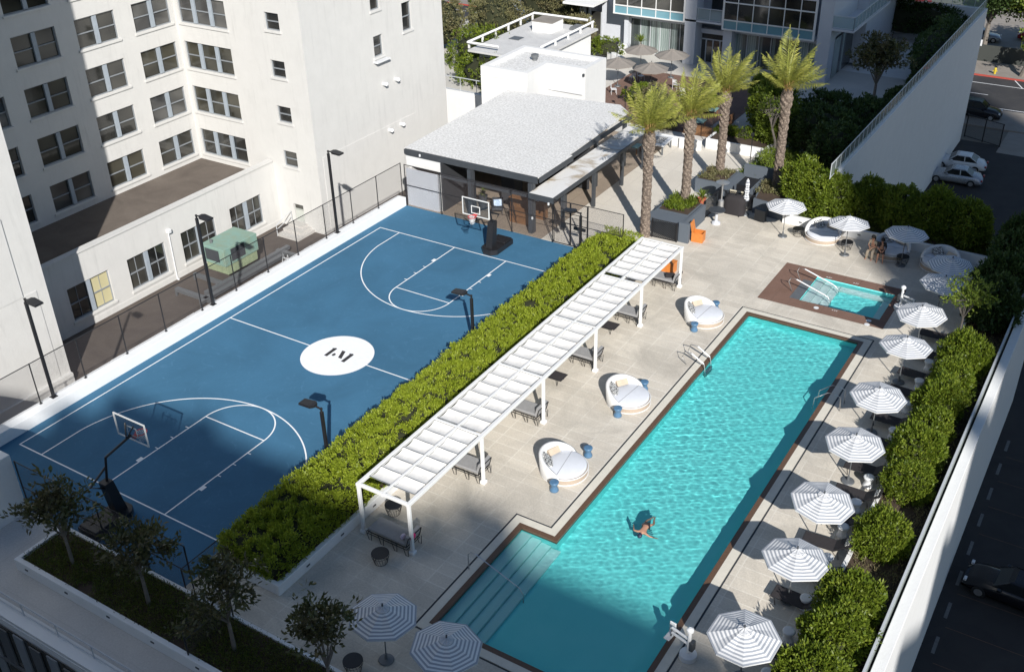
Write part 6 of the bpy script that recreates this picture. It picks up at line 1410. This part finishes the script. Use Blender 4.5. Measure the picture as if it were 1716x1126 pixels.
q = M((21,114,LOT)); q.box(12,113.9,LOT,40,114.1,LOT+1.9); tag(q.build('lot_fence', simple('dark_green_fence', (.05,.055,.05), .8)), 'dark screened fence behind the street pavement', 'fence')
# ================================================================ people
def skinmesh(name, V, E_, Rr, mat, par, sub=2):
    me = bpy.data.meshes.new(name); me.from_pydata(V, E_, []); me.materials.append(mat); o = bpy.data.objects.new(name, me); COL.objects.link(o)
    if par is not None: o.parent = par
    md = o.modifiers.new('skin', 'SKIN'); md.use_smooth_shade = True
    if not me.skin_vertices: 
        bpy.context.view_layer.objects.active = o; bpy.context.view_layer.update()
    if me.skin_vertices:
        for i, r_ in enumerate(Rr): d = me.skin_vertices[0].data[i]; d.radius = (r_, r_) if not isinstance(r_, tuple) else r_; d.use_root = (i == 0)
    m2 = o.modifiers.new('sub', 'SUBSURF'); m2.levels = m2.render_levels = sub; return o
def person(label, loc, rz, J, skin='skin', cloth=(), hair='hair', group=None, longhair=False):
    """J: joint name -> position; one continuous skinned body with fingers"""
    t = thing('person', label, 'person', loc, rz, group); V = []; E_ = []; Rr = []; idx = {}
    def add(n, p, r_, par=None):
        idx[n] = len(V); V.append(tuple(p)); Rr.append(r_)
        if par: E_.append((idx[par], idx[n]))
    j = {k: Vector(v) for k, v in J.items()}
    add('pelvis', j['pelvis'], (.15,.11)); add('waist', j['pelvis'].lerp(j['chest'], .5), (.125,.10), 'pelvis'); add('chest', j['chest'], (.16,.11), 'waist'); add('neck', j['neck'], .055, 'chest')
    hd = j['head']; add('h1', j['neck'].lerp(hd, .45), .07, 'neck'); add('h2', hd, (.085,.10), 'h1'); up = (hd-j['neck']).normalized(); add('h3', hd+up*.07, .075, 'h2')
    f = Vector(J['face']).normalized(); add('nose', hd+f*.105-up*.01, .018, 'h2')
    for s_ in ('l','r'):
        add('sh'+s_, j['sh'+s_], .06, 'chest'); add('el'+s_, j['el'+s_], .043, 'sh'+s_); add('wr'+s_, j['wr'+s_], .028, 'el'+s_)
        d = (j['wr'+s_]-j['el'+s_]).normalized(); pm = j['wr'+s_]+d*.06; add('pa'+s_, pm, (.036,.02), 'wr'+s_); sd = d.cross(up if abs(d.dot(up)) < .9 else f).normalized()
        for k, (o_, l_) in enumerate(((-.027,.062),(-.009,.075),(.009,.07),(.027,.055))):
            b = pm+sd*o_+d*.03; add('f%d%s' % (k,s_), b, .0095, 'pa'+s_); add('g%d%s' % (k,s_), b+d*l_*.6-up*.008, .009, 'f%d%s' % (k,s_)); add('i%d%s' % (k,s_), b+d*l_-up*.024, .008, 'g%d%s' % (k,s_))
        b = pm-sd*.035-d*.01; add('t%s' % s_, b, .011, 'pa'+s_); add('u%s' % s_, b-sd*.025+d*.035, .0095, 't%s' % s_)
        add('hp'+s_, j['hp'+s_], .09, 'pelvis'); add('kn'+s_, j['kn'+s_], .06, 'hp'+s_); add('cf'+s_, j['kn'+s_].lerp(j['an'+s_], .35), .055, 'kn'+s_); add('an'+s_, j['an'+s_], .035, 'cf'+s_); add('to'+s_, j['to'+s_], (.04,.028), 'an'+s_)
    skinmesh('body', V, E_, Rr, MT[skin], t)
    for nm, mt_, segs in cloth:
        V2 = []; E2 = []; R2 = []; mp = {}
        for n, ex in segs['r'].items(): mp[n] = len(V2); V2.append(V[idx[n]]); r_ = Rr[idx[n]]; R2.append(tuple(a+ex for a in r_) if isinstance(r_, tuple) else r_+ex)
        for a, b in segs['e']: E2.append((mp[a], mp[b]))
        skinmesh(nm, V2, E2, R2, MT[mt_], t)
    q = M(); c = hd + up*.03 - f*.02; n = 12
    for i in range(6):
        th = math.pi*i/5*.62
        for k in range(n):
            a = 2*math.pi*k/n; sdv = up.cross(f).normalized(); dirv = up*math.cos(th)+(f*-1*math.cos(a)+sdv*math.sin(a))*math.sin(th); q.v.append(tuple(c+dirv*.118))
    for i in range(5):
        for k in range(n): q.f.append((i*n+k,i*n+(k+1)%n,(i+1)*n+(k+1)%n,(i+1)*n+k))
    if longhair: q.tube([tuple(c-f*.06), tuple(c-f*.11-up*.12), tuple(c-f*.12-up*.28)], [.09,.085,.05], 8)
    q.build('hair', MT[hair], t, smooth=True)
    e = up.cross(f).normalized(); q = M()
    for s_ in (-1,1): q.tube([tuple(hd+f*.088+e*.034*s_+up*.015), tuple(hd+f*.098+e*.034*s_+up*.015)], .012, 6)
    q.build('eyes', MT['hair'], t); q = M(); q.tube([tuple(hd+f*.09-up*.05-e*.022), tuple(hd+f*.098-up*.052), tuple(hd+f*.09-up*.05+e*.022)], .008, 5); q.build('mouth', MT['carred'], t)
    return t
# swimmer face down, head toward -x,-y
sw_p = person('swimmer in dark trunks, floating face down with arms out near the middle of the pool', (26.42,9.25,-.045), R(6), dict(pelvis=(0.02,.18,.0), chest=(0,-.22,.02), neck=(-.01,-.40,.01), head=(-.03,-.56,-.0), face=(0,-.35,-.95),
    shl=(-.17,-.36,.02), ell=(-.42,-.30,-.03), wrl=(-.52,-.05,-.07), shr=(.17,-.36,.02), elr=(.40,-.42,-.03), wrr=(.62,-.38,-.07), hpl=(-.09,.22,-.01), knl=(-.12,.60,-.10), anl=(.02,.92,-.18), tol=(.06,1.08,-.2), hpr=(.10,.22,-.01), knr=(.26,.52,-.12), anr=(.16,.86,-.10), tor=(.16,1.02,-.1)),
    cloth=(('swim_trunks','clothblack',dict(r={'pelvis':.018,'hpl':.018,'hpr':.018},e=(('pelvis','hpl'),('pelvis','hpr')))),), hair='navy')
sw_p.scale = (.86,.86,.86)
for c_ in sw_p.children: c_.cycles.is_caustics_receiver = True
sit = dict(pelvis=(0,0,.56), chest=(.03,0,.93), neck=(.05,0,1.10), head=(.10,0,1.25), face=(.8,0,-.5), shl=(.04,.18,1.05), shr=(.04,-.18,1.05), ell=(.16,.24,.80), wrl=(.38,.12,.74), elr=(.16,-.24,.80), wrr=(.38,-.08,.72), hpl=(.05,.10,.54), hpr=(.05,-.10,.54), knl=(.47,.14,.52), knr=(.47,-.14,.52), anl=(.50,.16,.09), anr=(.50,-.16,.09), tol=(.64,.18,.03), tor=(.64,-.18,.03))
sw_ = {k: v for k, v in sit.items()}
SH = dict(r={'waist':.02,'chest':.02,'shl':.018,'shr':.018,'ell':.004,'elr':.004},e=(('waist','chest'),('chest','shl'),('chest','shr'),('shl','ell'),('shr','elr')))
TR = dict(r={'pelvis':.02,'hpl':.02,'hpr':.02,'knl':.02,'knr':.02},e=(('pelvis','hpl'),('pelvis','hpr'),('hpl','knl'),('hpr','knr')))
LT = dict(r={'pelvis':.02,'hpl':.02,'hpr':.02,'knl':.03,'knr':.03,'cfl':.035,'cfr':.035,'anl':.04,'anr':.04},e=(('pelvis','hpl'),('pelvis','hpr'),('hpl','knl'),('hpr','knr'),('knl','cfl'),('knr','cfr'),('cfl','anl'),('cfr','anr')))
person('person in a black T-shirt leaning forward, right one of the seated couple', (28.0,37.05,-.04), R(-78), sit, cloth=(('shirt','clothblack',SH),('shorts','clothblack',TR)), group='couple seated on the round daybed')
person('long haired person in beige trousers, left one of the seated couple', (27.5,37.15,-.04), R(-95), dict(sit, head=(.08,-.05,1.24), wrl=(.40,.05,.74)), cloth=(('top','clothbeige',SH),('trousers','clothbeige',LT)), longhair=True, group='couple seated on the round daybed')
# ================================================================ light, neighbours that cast the long shadows, camera
SUN = Vector((.646, -.763, .607)).normalized()
def tower(name, label, X0, X1, Z, dep=18, seg_=None):
    q = M((X0, -80, LOT)); h = Vector((.646, -.763)).normalized()*dep
    pts = [(X0,-80),(X1,-80),(X1+h.x,-80+h.y),(X0+h.x,-80+h.y)]
    q.prism(pts, LOT, Z)
    for s_ in (seg_ or []):
        a, b, z = s_; q.prism([(a+.01*h.x,-80+.01*h.y),(b+.01*h.x,-80+.01*h.y),(b+.9*h.x,-80+.9*h.y),(a+.9*h.x,-80+.9*h.y)], Z-.01, z)
    o = q.build(name, MT['wall']); tag(o, label, 'building'); return o
tower('apartment_tower', 'broad cream apartment tower south of the pool, out of the frame', 30, 69, 64.4, seg_=[(60,69,64.6)])
tower('apartment_tower', 'stepped cream tower wing south of the pool, out of the frame', 69.01, 72, 66.2)
tower('apartment_tower', 'main cream tower with two roof sheds south of the pool, out of the frame', 72.01, 103.5, 67.75, seg_=[(92.4,95.3,69.5),(77.6,79.2,68.4),(90.6,92.3,68.6)])
tower('apartment_tower', 'lower grey tower block south east of the pool, out of the frame', 103.51, 112, 66.9)
tower('apartment_tower', 'middle grey tower block south east of the pool, out of the frame', 112.01, 118, 70.2)
tower('apartment_tower', 'grey tower block with a sloping crown south east of the pool, out of the frame', 118.01, 121, 75.5)
tower('apartment_tower', 'slim grey tower south east of the pool, out of the frame', 121.01, 126.1, 83.0)
tower('apartment_tower', 'very tall grey tower south east of the pool, out of the frame', 126.11, 176, 190)
q = M((-30,-45,LOT)); q.box(-45,-60,LOT,38,-46,20); tag(q.build('sky_blocker', MT['wall']), 'added unseen block south of the walkway that holds back sky light', 'building')  # added out of view to cut sky light on the shaded court
w = bpy.data.worlds.new('World'); S.world = w; w.use_nodes = True
nt = w.node_tree; bg = nt.nodes['Background']; sk = nt.nodes.new('ShaderNodeTexSky'); sk.sky_type = 'NISHITA'; sk.sun_disc = False
sk.sun_elevation = math.asin(SUN.z); sk.sun_rotation = math.atan2(SUN.x, SUN.y); sk.air_density = 1.15; sk.dust_density = .3; sk.ozone_density = 3.0
nt.links.new(sk.outputs[0], bg.inputs[0]); bg.inputs[1].default_value = .068
L = bpy.data.lights.new('sun', 'SUN'); L.energy = 4.6; L.angle = R(.53); L.color = (1, .965, .915)
so = bpy.data.objects.new('sun', L); COL.objects.link(so); so.rotation_euler = SUN.to_track_quat('Z', 'Y').to_euler(); so.location = (60, -60, 80)
try: L.cycles.is_caustics_light = True
except Exception: pass
cam = bpy.data.cameras.new('camera'); co = bpy.data.objects.new('camera', cam); COL.objects.link(co); S.camera = co
co.location = (39.1375, -19.9212, 27.9025); co.rotation_euler = (CAMR[0], CAMR[1], CAMR[2])
cam.sensor_width = 36; cam.lens = 1752.6415*36/1716; cam.clip_start = .5; cam.clip_end = 3000
vs = S.view_settings; vs.view_transform = 'Standard'; vs.look = 'None'; vs.gamma = 1; vs.use_curve_mapping = False; vs.exposure = EXPO
S.cycles.use_denoising = True; S.cycles.max_bounces = 8; S.cycles.transparent_max_bounces = 16; S.cycles.transmission_bounces = 6; S.cycles.diffuse_bounces = 3; S.cycles.glossy_bounces = 3
S.cycles.caustics_refractive = True; S.cycles.caustics_reflective = False; S.cycles.sample_clamp_indirect = 4
